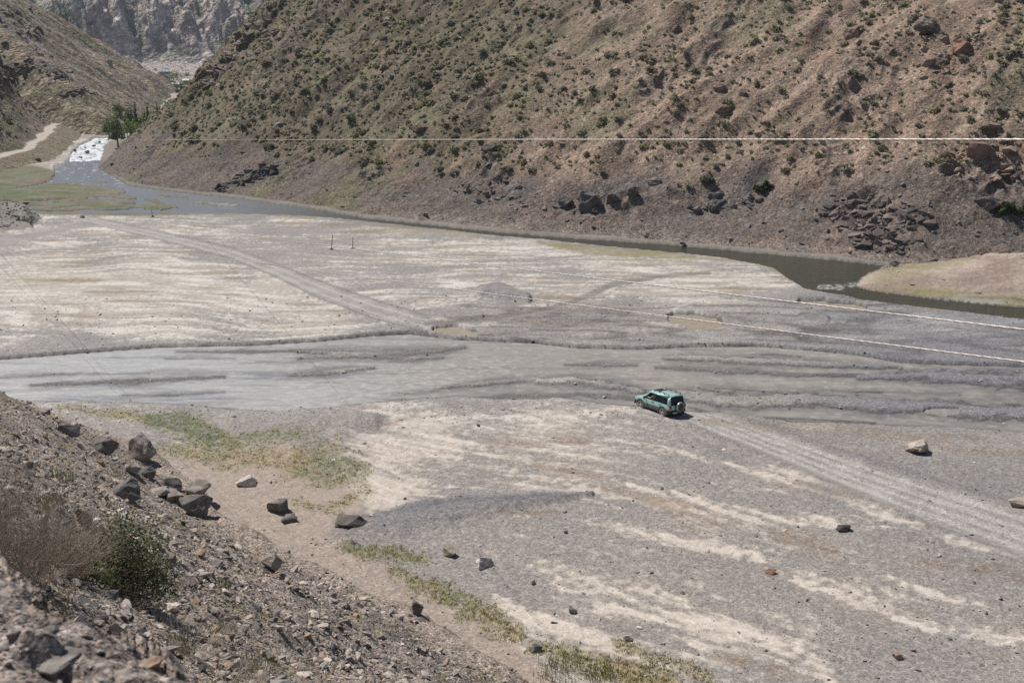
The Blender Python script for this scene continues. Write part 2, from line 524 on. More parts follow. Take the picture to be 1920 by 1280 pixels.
for pts, s in [
 ([(690,780,8),(800,800,20),(880,850,16),(960,890,10)],.35), ([(690,900,16),(715,950,30),(735,990,10)],.5), ([(600,925,8),(680,960,24)],.3),
 ([(960,890,5),(1100,925,8),(1300,965,7)],.45), ([(1060,985,4),(1100,990,7),(1250,1022,8),(1420,1045,5)],.45), ([(1240,850,5),(1400,885,8),(1560,915,14),(1670,962,22)],.45),
 ([(1180,915,5),(1290,942,8),(1420,985,10),(1560,985,12),(1680,990,11),(1800,1022,13),(1930,1058,15)],.5), ([(1280,1030,7),(1400,1050,8),(1480,1090,10),(1600,1128,20),(1740,1175,16),(1930,1215,13)],.55),
 ([(1000,1065,8),(1070,1090,22),(1150,1115,18),(1280,1135,14)],.4), ([(1120,1150,7),(1250,1165,10),(1380,1195,22),(1480,1235,20),(1560,1275,18)],.45), ([(1690,1108,5),(1760,1130,9),(1840,1142,5)],.45),
 ([(1640,1230,8),(1700,1255,12),(1770,1290,14)],.4), ([(930,1130,9),(1000,1170,14),(1120,1215,10),(1260,1270,12)],.4), ([(780,930,5),(850,950,6)],.4), ([(930,970,4),(990,978,6)],.5),
 ([(1150,830,4),(1290,860,6)],.4), ([(1310,950,4),(1420,965,5)],.3), ([(1700,1030,4),(1790,1046,5)],.3), ([(0,545,16),(200,560,22),(420,548,16)],.25), ([(150,530,10),(560,530,16)],.2),
 ([(130,620,8),(400,625,9),(700,622,5)],.3), ([(720,455,6),(1000,470,10),(1080,480,6)],.25), ([(1150,560,14),(1300,540,18),(1440,530,9)],.25), ([(980,785,8),(1130,785,6)],.3)]:
    silt += s * stroke(pts, 0.9, 0.7) * (0.66 + 0.30 * strB + 0.45 * fine + .35 * blot)
for pts, s in [([(640,1010,18),(760,985,22),(880,960,16),(1060,945,10)],.5), ([(430,800,10),(560,800,18),(720,795,10)],.5), ([(1090,690,10),(1400,690,16),(1920,690,16)],.3),
 ([(860,635,8),(1100,610,14),(1250,600,8)],.3), ([(690,1040,10),(900,1100,26),(1000,1150,12)],.35), ([(1100,1170,5),(1210,1195,12),(1300,1230,6)],.4), ([(960,880,5),(880,862,10)],.3)]:
    silt -= s * stroke(pts, 0.7, 0.5)
silt_m = sst(0.33, 0.80, silt + 0.20 * fine + 0.16 * fbm(X / 1.6, Y / .8, 3, 217)).astype(np.float32)

# --- height of the bed; water stands at z = 0
z = 0.30 + 0.05 * blot + 0.035 * streak + np.clip(Y - 255, 0, None) * 0.005
z = z + 0.02 * fine
bars = np.zeros(SH, np.float32)
UP = [(-180,690),(0,674),(150,662),(300,651),(480,647),(600,640),(690,630),(770,626),(860,637),(1000,643),(1080,652),(1200,655),(1300,650),(1420,649),(1500,655),(1600,664),(1690,680),(1800,684),(2110,690)]
LO = [(2110,835),(1920,815),(1800,806),(1650,800),(1500,795),(1400,786),(1300,776),(1210,768),(1140,762),(1060,751),(960,753),(850,748),(740,757),(640,765),(520,778),(440,771),(300,760),(200,758),(0,754),(-180,750)]
wpx = 2.5 * WOB
_k = sst(690, 740, PY)
sd = poly_sd(UP + LO, PX + 4 * WOB * _k, PY + wpx * (.15 + .85 * _k))
ud, _ = sdist_poly(PX + 0.0, PY + 0.15 * wpx, UP)                         # sharp cut bank on the far side
river_in = np.where(ud < np.abs(sd) + 0.5, sst(-0.4, 1.6, sd), sst(-7, 11, sd))
for pts, s in [
 ([(-20,708,5),(120,702,6),(280,700,3)],.55), ([(60,722,6),(250,716,9),(420,706,5)],.72), ([(230,741,3),(320,741,5),(420,735,3)],.68), ([(330,660,3),(480,659,5),(640,656,3)],.75), ([(310,673,2),(440,672,3)],.6),
 ([(540,703,4),(590,701,8),(660,693,5),(700,690,3)],1.0), ([(560,660,3),(700,665,7),(780,662,8),(870,652,4)],1.0), ([(560,672,3),(660,668,6),(780,672,6),(830,671,3)],1.0), ([(480,678,3),(580,678,3)],.55),
 ([(820,728,2),(900,720,6),(960,714,6),(1010,711,3)],1.05), ([(740,740,3),(820,732,5)],.6), ([(1010,716,4),(1070,714,8),(1140,722,9),(1200,734,7)],1.15), ([(1080,738,4),(1150,745,6),(1230,750,6)],.8), ([(1060,684,2),(1120,683,5),(1190,685,3)],.95),
 ([(1250,672,3),(1300,672,7),(1450,680,8),(1600,686,6),(1690,690,2)],1.15), ([(1230,690,3),(1320,693,6),(1480,702,5),(1620,704,4)],.9), ([(1410,664,2),(1450,665,3),(1500,669,2)],.8), ([(1610,708,4),(1720,704,10),(1840,710,15),(2110,716,18)],1.2),
 ([(1250,738,6),(1330,746,14),(1430,752,14),(1520,750,12),(1640,758,14),(1780,768,16),(2110,785,18)],1.2), ([(1340,728,2),(1450,735,3),(1520,738,3)],.8), ([(1560,733,4),(1660,735,6),(1800,740,4)],.62), ([(850,752,3),(700,748,3)],.5), ([(1400,782,3),(1480,784,3),(1640,792,2)],.75),
 ([(780,756,4),(860,748,5),(960,742,6),(1080,741,5)],.75)]:
    wd_ = 1.3 if max(p_[0] for p_ in pts) < 1230 else 1.7
    bars = np.maximum(bars, s * stroke([(a_, b_, w_ * wd_) for a_, b_, w_ in pts], 1.0, 0.6, 1.7))
    bars = np.maximum(bars, 0.55 * s * stroke([(a_, b_, w_ * 2.6) for a_, b_, w_ in pts], 1.0, 0.5, 1.5))
sub = np.minimum(-0.19 + bars * 0.30 + 0.085 * strA + 0.02 * WOB, 0.16 + 0.04 * strA + 0.03 * WOB)
zr = np.where(sub > z, z, sub)
z = lerp(z, zr, river_in)
# clear river under the far hill
P_CLEAR = [(210,259),(196,278),(190,298),(196,318),(240,348),(330,360),(460,374),(600,394),(680,408),(800,421),(960,438),(1100,448),(1280,461),(1420,474),(1560,487),(1665,499),(1640,508),(1618,520),(1604,536),(1640,546),(1760,561),(1880,573),(2110,588),
           (2110,625),(1920,603),(1760,583),(1620,566),(1510,545),(1478,525),(1450,505),(1350,485),(1200,470),(1060,456),(900,441),(760,425),(640,412),(560,406),(400,402),(200,402),(60,401),(-60,396),(-60,378),(60,377),(150,372),(60,358),(-60,354),(-60,350),(80,341),(103,330),(100,312),(128,303),(133,288),(150,273),(180,258)]
sd2 = poly_sd(P_CLEAR, PX + 2.5 * WOB, PY + 1.2 * WOB)
clear_in = sst(-1.5, 3.5, sd2)
isl = np.zeros(SH, np.float32)
for pts in [[(0,364,4),(80,366,9),(160,363,10),(220,364,3)], [(40,381,3),(80,385,5),(120,386,3)], [(100,378,2),(170,383,5),(230,382,2)], [(205,368,2),(235,370,4),(255,372,2)], [(245,388,3),(300,389,6),(330,388,3)], [(275,374,3),(295,380,4),(310,385,3)],
            [(190,340,3),(180,341,2),(200,342,2)], [(370,380,2),(410,384,3),(445,386,2)], [(150,352,6),(200,356,6),(230,360,4)], [(0,346,5),(60,342,6),(95,335,3)], [(130,376,3),(200,378,4),(250,381,3)],[(110,360,6),(200,362,7)],[(300,366,2),(350,371,2)]]:
    isl = np.maximum(isl, stroke([(a_, b_, w_ * 1.5) for a_, b_, w_ in pts], 0.35, 0.5, 1.5))
marsh = sst(-1.5, 2.5, poly_sd([(-200,343),(60,341),(104,341),(201,352),(236,361),(195,371),(130,369),(60,372),(-200,374)], PX + 4 * WOB, PY + 2.5 * WOB))
marsh *= 1 - stroke([(-60,360,2.2),(30,355,1.6),(70,349,2.0),(106,341,3)], .3, .4, 1.5)
marsh2 = sst(-1.5, 2.0, poly_sd([(60,388),(90,382),(150,379),(230,383),(265,388),(240,394),(120,397),(40,396)], PX + 4 * WOB, PY + 2 * WOB)) * (1 - stroke([(100,392,1.5),(160,386,1.6),(200,383,2)], .3, .4, 1.5))
isl = np.maximum(np.maximum(isl, marsh), marsh2)
z = lerp(z, np.minimum(z, -0.35 + isl * 0.5), clear_in)
# puddles, piles, peninsula
pud = np.zeros(SH, np.float32)
for pts in [[(815,620,5),(850,622,9),(890,628,5)], [(1262,600,10),(1300,607,15),(1345,608,12)], [(1500,570,5),(1545,571,6)], [(1550,575,5),(1600,578,8),(1620,580,5)], [(1735,771,3),(1770,773,7),(1795,772,5)]]:
    pud = np.maximum(pud, stroke(pts, 0.25, 0.25))
z = np.where(pud > 0, np.minimum(z, lerp(z, -0.12, sst(0.15, 0.7, pud))), z)
pile = np.zeros(SH, np.float32)
for pts, hh in [([(905,552,7),(930,551,9),(955,557,8),(990,566,4)], 1.0), ([(1480,563,3),(1510,560,7),(1545,562,7),(1580,561,5),(1600,566,4)], .28), ([(1345,600,4),(1380,608,8),(1395,616,5)], .35), ([(1500,596,4),(1530,598,6),(1550,604,4)], .5), ([(1020,504,4),(1060,502,5),(1085,503,3)], .35), ([(1270,585,3),(1300,580,4)], .35)]:
    pile = np.maximum(pile, hh * stroke([(a_, b_, w_ * 1.25) for a_, b_, w_ in pts], 1.0, 0.35))
z = z + sst(0, 1, pile) * 0.55
# old gravel wave and low mounds
wave = stroke([(640,1000,22),(780,975,30),(900,955,18),(1010,946,9),(1110,936,3)], 1.0, 0.6)
z = z + 0.24 * wave
z = z + 0.3 * stroke([(440,800,12),(560,800,20),(700,797,12)], 0.9, 0.3) + 0.25 * stroke([(560,850,50),(640,870,40)], 1.0, 0.2)
_pw = [gp(*p) for p in [(1672,499),(1640,508),(1618,520),(1604,536),(1640,546),(1760,561),(1880,573),(2130,590)]]
_pl = _pw + [(130, 95), (130, 175), (60, 175)]
sd3 = poly_sd(_pl, X, Y)
pen = sst(0, 2, sd3)
z = np.where(sd3 > -2.0, np.maximum(z * (sd3 < 0) - 9 * (sd3 >= 0), np.minimum(0.02 + 0.13 * sd3, 1.0 + 0.035 * sd3) + 0.14 * blot * sst(0, 4, sd3) + 0.1 * WOB * sst(0, 2, sd3)), z)
# rubble bank low on the left of the bed
lb = poly_sd([(-200,385),(-40,388),(40,392),(78,410),(60,432),(0,440),(-200,455)], PX + 5 * WOB, PY + 2 * WOB)
z = z + np.where(lb > 0, np.minimum(lb * 0.12, 2.2) * (0.8 + 0.3 * WOB), 0)
# wheel tracks
TR_A = [(150,412,7),(215,427,7),(300,446,8),(430,478,10),(520,513,13),(600,549,16),(700,585,17),(800,613,15)]
TR_B = [(1235,768,12),(1290,783,18),(1400,822,24),(1560,884,30),(1700,936,36),(1920,1012,44),(2110,1080,52)]
TR_C = [(-170,472,5),(0,455,6),(90,440,6),(160,425,6),(200,424,4)]
TR_D = [(1075,570,3),(1110,556,6),(1150,538,5),(1250,521,4),(1330,516,3)]
trk_a = stroke(TR_A, 0.22, 0.12); trk_b = stroke(TR_B, 0.22, 0.10); trk_c = stroke(TR_C, 0.4, 0.3)
trk_d = np.maximum(stroke(TR_D, 0.5, 0.3), stroke([(800,612,4),(930,600,4),(1020,585,4),(1080,570,4)], .5, .3))
track = np.maximum(np.maximum(trk_a, trk_b), trk_c)
def ruts(tr, offs):
    out = np.zeros(SH, np.float32)
    for o_ in offs:
        out = np.maximum(out, stroke([(x, y + o_ * w, w * 0.11) for x, y, w in tr], 0.7, 0.35))
    return out
rut = np.maximum(ruts(TR_B, (-0.66, -0.24, 0.2, 0.62)), ruts(TR_A, (-0.45, 0.4)))
z = z - 0.05 * rut * (z > 0.1) - 0.05 * trk_d * (z > 0.1)
rim = np.maximum(stroke([(x, y - 1.15 * w, w * 0.14) for x, y, w in TR_B[1:]], 0.9, 0.5), stroke([(x, y + 1.15 * w, w * 0.14) for x, y, w in TR_B[1:]], 0.9, 0.5))
z = z + 0.12 * rim + 0.10 * stroke([(x, y + 1.15 * w, w * 0.15) for x, y, w in TR_A], 0.9, 0.4)

# --- colours of the bed (base colours only)
C = np.empty(SH + (3,), np.float32)
gv = 0.5 + 0.5 * np.clip(blot + 0.6 * streak, -1, 1)
C[:] = lerp(np.array((0.25, 0.235, 0.222)), np.array((0.335, 0.306, 0.28)), gv[..., None])
warm = fore * sst(-0.3, 0.5, blot)
C = mixc(C, (0.30, 0.25, 0.215), 0.55 * warm)
C = mixc(C, (0.272, 0.240, 0.214), 0.6 * fore)
bluegrey = np.clip(sst(1350, 1700, PX) * sst(540, 590, PY) * sst(840, 760, PY), 0, 1)
C = mixc(C, (0.195, 0.19, 0.20), 0.9 * bluegrey)
sc = lerp(np.array((0.43, 0.38, 0.325)), np.array((0.63, 0.58, 0.52)), sst(-0.2, 0.5, streak + 0.5 * fine)[..., None])
sc = lerp(sc, np.array((0.60, 0.515, 0.425)), (0.6 * fore)[..., None])
C = C * (1 - (0.92 * silt_m)[..., None]) + sc * (0.92 * silt_m)[..., None]
# brown films of dried mud between streaks
bm_ = sst(0.22, 0.5, fbm(X / 9, Y / 1.4, 4, 221)) * (1 - fore) * sst(640, 600, PY)
C = mixc(C, (0.27, 0.205, 0.13), 0.65 * bm_)
fine_streak = sst(0.15, 0.5, fbm(X / 5, Y / 0.5, 4, 223, 0.65)) * sst(650, 610, PY)
C = mixc(C, (0.20, 0.18, 0.165), 0.42 * fine_streak * (0.4 + .6 * sst(-.2, .3, fbm(X / 16, Y / 7, 3, 225))))
rust = np.zeros(SH, np.float32)
for pts in [[(900,838,4),(960,838,8),(1020,842,5)], [(1040,828,6),(1075,833,10),(1100,836,5)], [(1130,925,4),(1200,942,9),(1310,962,7)], [(1700,1062,5),(1800,1072,10),(1930,1084,14)], [(1490,915,4),(1570,932,8),(1640,950,4)], [(1250,960,8),(1340,985,10)], [(1750,820,4),(1850,835,6)],
            [(1000,880,4),(1120,905,7)], [(700,810,3),(780,786,6)], [(900,965,4),(1040,972,7)], [(1450,1010,10),(1560,1040,14)], [(100,530,3),(190,531,4)], [(1350,1240,10),(1480,1275,10)]]:
    rust = np.maximum(rust, stroke(pts, 0.8, 0.8))
C = mixc(C, (0.225, 0.155, 0.105), np.clip(rust * (0.42 + 0.9 * fine + .3 * streak), 0, 0.75))
apron = poly_sd([(300,850),(420,860),(540,840),(640,905),(690,960),(700,1010),(640,1035),(760,1080),(900,1170),(1020,1260),(1090,1345),(800,1345),(560,1100),(380,960)], PX + 9 * WOB, PY + 6 * WOB)
C = mixc(C, (0.345, 0.275, 0.225), 0.85 * sst(-8, 14, apron))
# plant cover
GR = np.zeros(SH, np.float32)
grass_strokes = [([(280,795,10),(340,808,20),(400,825,18),(440,838,8)],1.0), ([(110,770,5),(250,790,8),(330,800,8)],.6), ([(300,850,12),(400,860,22),(520,868,18)],.55), ([(560,870,28),(620,880,30),(670,890,20)],.75), ([(450,830,10),(560,835,14),(640,860,14)],.55),
  ([(650,1040,8),(720,1045,12),(800,1060,10)],.75), ([(740,1085,14),(830,1120,18),(900,1160,18),(970,1205,16)],.75), ([(1000,1225,12),(1100,1250,16),(1250,1290,18)],.7), ([(670,900,14),(690,930,10),(620,960,8)],.5), ([(560,950,10),(640,975,8)],.4), ([(1150,1215,8),(1250,1250,12),(1330,1285,12)],.5)]
for pts, s in grass_strokes:
    GR = np.maximum(GR, s * stroke(pts, 0.95, 0.9))
GR = np.clip(GR * 1.25, 0, 1) * (0.35 + .65 * sst(-0.45, 0.2, fine + 0.4 * blot))
gcol = lerp(np.array((0.155, 0.165, 0.055)), np.array((0.26, 0.20, 0.075)), sst(-0.3, 0.3, fbm(X / 4, Y / 4, 3, 231))[..., None])
GG = stroke([(285,797,12),(340,808,17),(400,826,14)], 0.9, 0.7) + 0.8 * stroke([(600,880,20),(650,880,20)], .9, .7)
gcol = lerp(gcol, np.array((0.11, 0.135, 0.055)), np.clip(GG, 0, 1)[..., None])
C = C * (1 - (0.85 * GR)[..., None]) + gcol * (0.85 * GR)[..., None]
AL = np.zeros(SH, np.float32)
for pts, s in [([(1010,458,4),(1080,470,10),(1180,478,16),(1300,486,9)],1.0), ([(600,425,3),(720,425,4),(860,436,5),(1000,447,5)],.7), ([(640,440,3),(760,438,5),(900,446,4)],.55), ([(1400,492,5),(1450,505,8),(1475,522,6)],.7), ([(700,463,3),(860,468,3)],.4), ([(300,402,2),(450,406,4),(600,409,3)],.9), ([(0,392,3),(120,403,4),(300,405,4),(420,404,3)],.9),
   ([(50,530,3),(190,531,3)],.8), ([(1290,486,3),(1380,492,4)],.6), ([(1640,545,4),(1760,553,5),(1880,567,6),(2100,584,6)],1.0), ([(1690,515,18),(1760,510,16),(1820,500,12)],.7), ([(600,480,2),(760,490,3)],.35), ([(180,330,4),(230,340,5),(320,352,4),(420,362,3)],.9), ([(290,474,3),(420,480,3)],.4), ([(50,488,3),(200,484,4)],.35)]:
    AL = np.maximum(AL, s * stroke(pts, 0.8, 0.7, 1.3))
AL = AL * sst(-0.55, 0.15, strA + 0.4 * fine)
flats = np.clip(sst(2, -4, np.abs(PY - 360) - 49) * sst(520, 300, PX) * sst(-4, 2, poly_sd([(-200,312),(60,312),(98,322),(110,330),(250,335),(420,365),(620,398),(620,412),(300,410),(-200,402)], PX, PY)), 0, 1)
AL = np.maximum(AL, flats)
acol = lerp(np.array((0.20, 0.165, 0.05)), np.array((0.115, 0.105, 0.052)), flats[..., None])
acol = lerp(acol, np.array((0.075, 0.105, 0.035)), (.8 * flats * sst(-.05, .3, fbm(X / 14 + 3, Y / 7, 3, 239)))[..., None])
acol = lerp(acol, np.array((0.065, 0.105, 0.025)), np.clip(stroke([(-100,366,6),(60,366,7),(130,363,4)], .8, .5) + .7 * stroke([(1700,550,4),(1900,568,6)], .8, .4), 0, 1)[..., None])
acol = acol * (1 + .45 * fbm(X / 3.5, Y / 2.2, 4, 237))[..., None]
acol = lerp(acol, np.array((0.15, 0.105, 0.06)), (0.7 * flats * sst(0.0, 0.4, fbm(X / 9, Y / 5, 3, 233)))[..., None])
C = C * (1 - (0.82 * AL)[..., None]) + acol * (0.82 * AL)[..., None]
# peninsula sand, far valley rubble and road dust
C = np.where((sd3 > 0)[..., None], C * 0.0 + lerp(np.array((0.27, 0.205, 0.165)), np.array((0.43, 0.355, 0.295)), sst(-.45, .45, blot + fine * .5 + .3 * streak)[..., None]), C)
pg = (sd3 > 0) * sst(-.5, .3, fine + blot + .3) * np.clip(np.maximum(AL, 0.8 * sst(3.4, 1.2, np.abs(sd3 - 1.2)) * sst(1600, 1680, PX) * sst(-.5, .3, blot + .2)), 0, 1)
C = mixc(C, (0.20, 0.18, 0.07), 0.85 * pg)
farv = sst(300, 420, Y)
C = mixc(C, (0.36, 0.31, 0.285), farv)
C = mixc(C, (0.38, 0.32, 0.265), 0.7 * sst(-2, 8, poly_sd([(75,316),(100,308),(140,296),(190,300),(230,270),(210,262),(150,282),(60,312)], PX, PY)) * (z > 0.05))
C = mixc(C, (0.20, 0.185, 0.16), 0.8 * (lb > 0))
tcol = lerp(np.array((0.27, 0.25, 0.232)), np.array((0.33, 0.306, 0.285)), sst(-.3, .4, fbm(X / 2.5, Y / 2.5, 3, 235))[..., None])
tcol = lerp(tcol, tcol * np.array((1.08, 1.07, 1.06)), trk_a[..., None])
C = C * (1 - (0.88 * track)[..., None]) + tcol * (0.88 * track)[..., None]
C = mixc(C, (0.49, 0.45, 0.405), 0.72 * rut * (.8 + .4 * fine)[..., None].squeeze(-1))
C = mixc(C, (0.19, 0.18, 0.17), 0.75 * np.maximum(stroke([(x_, y_ - 1.05 * w_, w_ * 0.12) for x_, y_, w_ in TR_A], .8, .5), stroke([(x_, y_ + 1.05 * w_, w_ * 0.12) for x_, y_, w_ in TR_A], .8, .5)))
C = mixc(C, (0.215, 0.205, 0.20), 0.55 * stroke([(1330,772,14),(1500,835,26),(1700,885,34),(1930,930,44)], .9, .4) * (1 - track) * (1 - silt_m * .7))
C = mixc(C, (0.22, 0.205, 0.195), 0.5 * stroke([(1330,850,10),(1500,905,14),(1650,985,18),(1800,1045,20),(1940,1085,24)], .9, .4) * (1 - track) * (1 - silt_m * .8))
C = mixc(C, (0.17, 0.16, 0.155), 0.5 * np.clip(rim, 0, 1))
C = mixc(C, (0.15, 0.135, 0.12), 0.65 * trk_d)
C = mixc(C, (0.175, 0.172, 0.178), 0.55 * np.clip(pile * 1.2, 0, 1))
C = mixc(C, (0.17, 0.17, 0.18), 0.62 * np.clip(wave * (1 - silt_m * .4), 0, 1))
C = mixc(C, (0.12, 0.12, 0.13), 0.55 * stroke([(680,985,4),(780,965,6),(860,952,6),(960,948,4),(1040,938,4)], .9, .6))
foot = (PY < 520) * sst(-4.5, -1.5, z_hill(X, Y, False)) * (sd3 < 0)
C = mixc(C, (0.20, 0.175, 0.15), 0.9 * np.clip(foot, 0, 1))
wg = sst(1080, 1500, PX + 200 * blot) * sst(545, 575, PY) * sst(690, 660, PY)
rl = ridged((X + 4 * wrp) / 11, (Y + .25 * X) / 3.2, 3, 257)
C = mixc(C, (0.115, 0.108, 0.105), 0.75 * wg * sst(.50, .78, rl))
C = mixc(C, (0.36, 0.34, 0.325), 0.7 * wg * sst(.1, .45, fbm(X / 7, Y / 1.8, 4, 259)))
wg2 = sst(760, 900, PX) * sst(1500, 1250, PX) * sst(560, 590, PY) * sst(655, 640, PY)
C = mixc(C, (0.13, 0.118, 0.11), 0.75 * wg2 * sst(.52, .8, ridged((X + 3 * wrp) / 9, Y / 2.6, 3, 261)))
for pts, cc_, m_ in [([(1500,632,8),(1560,620,10),(1620,610,10),(1655,600,4)], (0.115,0.105,0.10), .75), ([(1833,643,3),(1865,632,4),(1895,620,2)], (0.12,0.11,0.105), .7), ([(1650,618,14),(1760,612,18),(1880,612,16)], (0.34,0.325,0.315), .5), ([(1180,640,8),(1280,637,8),(1440,638,6)], (0.32,0.305,0.295), .5),
   ([(1560,647,3),(1660,650,5),(1760,645,3)], (0.125,0.115,0.11), .7), ([(1380,625,3),(1420,630,4),(1480,628,3)], (0.13,0.12,0.115), .7), ([(1420,585,4),(1480,590,5),(1540,588,3)], (0.34,0.325,0.315), .5),
   ([(1320,798,6),(1450,808,8),(1600,812,8),(1700,830,10),(1780,835,6)], (0.235,0.185,0.14), .6), ([(1480,805,4),(1560,810,5)], (0.42,0.36,0.30), .5), ([(1740,845,5),(1860,855,8),(1940,860,6)], (0.23,0.18,0.14), .55), ([(1560,845,3),(1640,850,4)], (0.40,0.35,0.30), .5),
   ([(880,612,3),(1000,598,5),(1090,588,6),(1180,590,4)], (0.145,0.13,0.115), .65), ([(1000,615,4),(1110,612,6),(1130,600,3)], (0.15,0.135,0.12), .6), ([(600,640,3),(700,632,4),(790,622,3)], (0.17,0.16,0.15), .6), ([(1160,545,3),(1260,560,3),(1330,560,2)], (0.2,0.18,0.16), .5)]:
    C = mixc(C, cc_, m_ * np.clip(stroke(pts, .95, .8) * (.75 + .5 * fine + .4 * strA), 0, 1))
# wet ground is darker: by height above the water
wetz = sst(0.16, 0.04, z) * (river_in > 0.02) + sst(0.16, 0.0, z) * (clear_in > 0.05) + sst(.2, 0, z) * (pud > 0.01)
wetb = np.clip(wetz, 0, 1) * (1 - pen)
damp = stroke([(700,625,5),(820,640,7),(1000,628,8),(1150,640,10),(1300,640,8)], .9, .9) * .7 + .6 * stroke([(1420,640,5),(1560,620,8),(1700,590,8)], .9, .9) + .6 * stroke([(960,610,5),(1080,600,6),(1200,615,8)], .9, .9)
damp += .55 * stroke([(1500,640,4),(1700,640,6),(1800,625,4),(1900,620,3)], .9, .9)
dk = 1 - 0.5 * wetb - 0.35 * np.clip(damp * sst(-.4, .3, strA + .5 * fine), 0, 1)
C = C * dk[..., None].astype(np.float32)
grain = np.clip(1.0 - 0.55 * silt_m - 0.25 * track - 0.3 * AL - 0.2 * sst(0, 12, apron), 0.25, 1)
grain = grain * (1 - 0.5 * pen)
A4 = np.concatenate([C, grain[..., None]], -1).reshape(-1, 4).astype(np.float32)

VB = np.stack([X, Y, z], -1).reshape(-1, 3)
cover = np.maximum(np.maximum(z_hill(X, Y, False), z_near(X, Y, False)), np.maximum(z_left(X, Y, False), z_left_far(X, Y, False)))
q4 = lambda a: (a[:-1, :-1] + a[1:, :-1] + a[:-1, 1:] + a[1:, 1:]) * 0.25
vis = q4(cover) < 3.0
trq = q4(track); grq = q4(np.maximum(GR, AL * (1 - farv) * (z > 0)))
is_tr = (trq > 0.5); is_gr = (grq > 0.42) & ~is_tr
for nm, mk, kw in [('riverbed', vis & ~is_tr & ~is_gr, dict(label='wide dry riverbed of grey gravel and pale silt', cat='riverbed', kind='structure')),
                   ('dirt_track', vis & is_tr, dict(label='grey wheel tracks worn across the gravel bed', cat='track', kind='structure')),
                   ('ground_cover', vis & is_gr, dict(label='yellow green low plants matted on the damp silt', cat='plants', kind='stuff'))]:
    v_, f_, a_ = compact(VB, grid_faces(*SH, keep=mk), A4)
    tag(mesh_np(nm, v_, f_, M_BED, a_), **kw)

# --- water
def water_mat(name, rough, bump, sx, sy, ior=1.33, spec=0.5, foam=0.0):
    m, nt, b = nodes(name)
    a = N(nt, 'ShaderNodeAttribute'); a.attribute_name = 'Col'
    g = N(nt, 'ShaderNodeNewGeometry')
    mp = N(nt, 'ShaderNodeVectorMath', operation='MULTIPLY'); nt.links.new(g.outputs['Position'], mp.inputs[0]); mp.inputs[1].default_value = (sx, sy, 1)
    nz = N(nt, 'ShaderNodeTexNoise'); nz.inputs['Scale'].default_value = 1.0; nz.inputs['Detail'].default_value = 5; nz.inputs['Roughness'].default_value = .6
    nt.links.new(mp.outputs[0], nz.inputs['Vector'])
    nb = N(nt, 'ShaderNodeTexNoise'); nb.inputs['Scale'].default_value = 3.1; nb.inputs['Detail'].default_value = 3
    nt.links.new(mp.outputs[0], nb.inputs['Vector'])
    f = math_(nt, 'MULTIPLY', maprange(nt, nz.outputs[0], .3, .7, .86, 1.14), maprange(nt, nb.outputs[0], .3, .72, .92, 1.10))
    mx = N(nt, 'ShaderNodeVectorMath', operation='SCALE'); nt.links.new(a.outputs['Color'], mx.inputs[0]); nt.links.new(f, mx.inputs['Scale'])
    nt.links.new(mx.outputs[0], b.inputs['Base Color'])
    b.inputs['Roughness'].default_value = rough; b.inputs['IOR'].default_value = ior; b.inputs['Specular IOR Level'].default_value = spec
    bp = N(nt, 'ShaderNodeBump'); bp.inputs['Strength'].default_value = 1.0; bp.inputs['Distance'].default_value = bump
    nt.links.new(math_(nt, 'ADD', nz.outputs[0], math_(nt, 'MULTIPLY', nb.outputs[0], .5)), bp.inputs['Height'])
    nt.links.new(bp.outputs[0], b.inputs['Normal'])
    return m
M_MUD = water_mat('muddy_water', 0.34, 0.07, 0.9, 2.2)
M_CLEAR = water_mat('clear_water', 0.12, 0.10, 0.5, 1.6)
M_FOAM = water_mat('white_water', 0.35, 0.25, 0.8, 0.8)
dep = np.clip(-z, 0, 1)
sh_ = sst(0.0, 0.17, dep + 0.03 * strA + .01 * WOB)
WC = lerp(np.array((0.185, 0.178, 0.172)), np.array((0.325, 0.30, 0.268)), sh_[..., None])
WC = lerp(WC, np.array((0.45, 0.445, 0.435)), (0.8 * sst(1050, 250, PX))[..., None] * sh_[..., None])  # paler towards the left: reflected sky painted into the water colour
WC = WC * (1 + 0.16 * fbm(X / 6, Y / .7, 4, 241))[..., None]
WC = mixc(WC, (0.19, 0.20, 0.215), 0.8 * sst(.02, .42, fbm(X / 13, (Y + .06 * X) / 1.9, 4, 245)) * sst(760, 420, PX) * sst(690, 705, PY))
WC = mixc(WC, (0.23, 0.215, 0.20), 0.6 * sst(.08, .45, fbm(X / 10, Y / 1.5, 4, 247)))
fl = sst(0.42, 0.62, fbm(X / .9, Y / .45, 3, 243) + 0.35 * stroke([(560,745,30),(700,735,30),(960,680,12)], 1, .6) + .12)
WC = mixc(WC, (0.50, 0.48, 0.45), 0.5 * fl * sh_)
WA = np.concatenate([WC, np.ones(SH + (1,))], -1).reshape(-1, 4).astype(np.float32)
VW = np.stack([X, Y, 0 * X], -1).reshape(-1, 3)
low = np.minimum(np.minimum(z[:-1, :-1], z[1:, :-1]), np.minimum(z[:-1, 1:], z[1:, 1:])) < 0.0
mud_q = (q4(river_in) > 0.02) & low & (q4(PY) > 600)
v_, f_, a_ = compact(VW, grid_faces(*SH, keep=mud_q), WA)
tag(mesh_np('river', v_, f_, M_MUD, a_), 'shallow muddy grey river braided across the gravel bed', 'river', kind='structure')
pud_q = (q4(pud) > 0.01) & low & ~mud_q
lab_p = ['small muddy puddle at the end of the wheel track', 'large muddy puddle beside the gravel heap', 'muddy puddles below the river bend', 'small muddy puddle on the gravel bar']
WP = mixc(WC, (0.34, 0.29, 0.215), np.ones(SH))
WPa = np.concatenate([WP, np.ones(SH + (1,))], -1).reshape(-1, 4).astype(np.float32)
v_, f_, a_ = compact(VW, grid_faces(*SH, keep=pud_q), WPa)
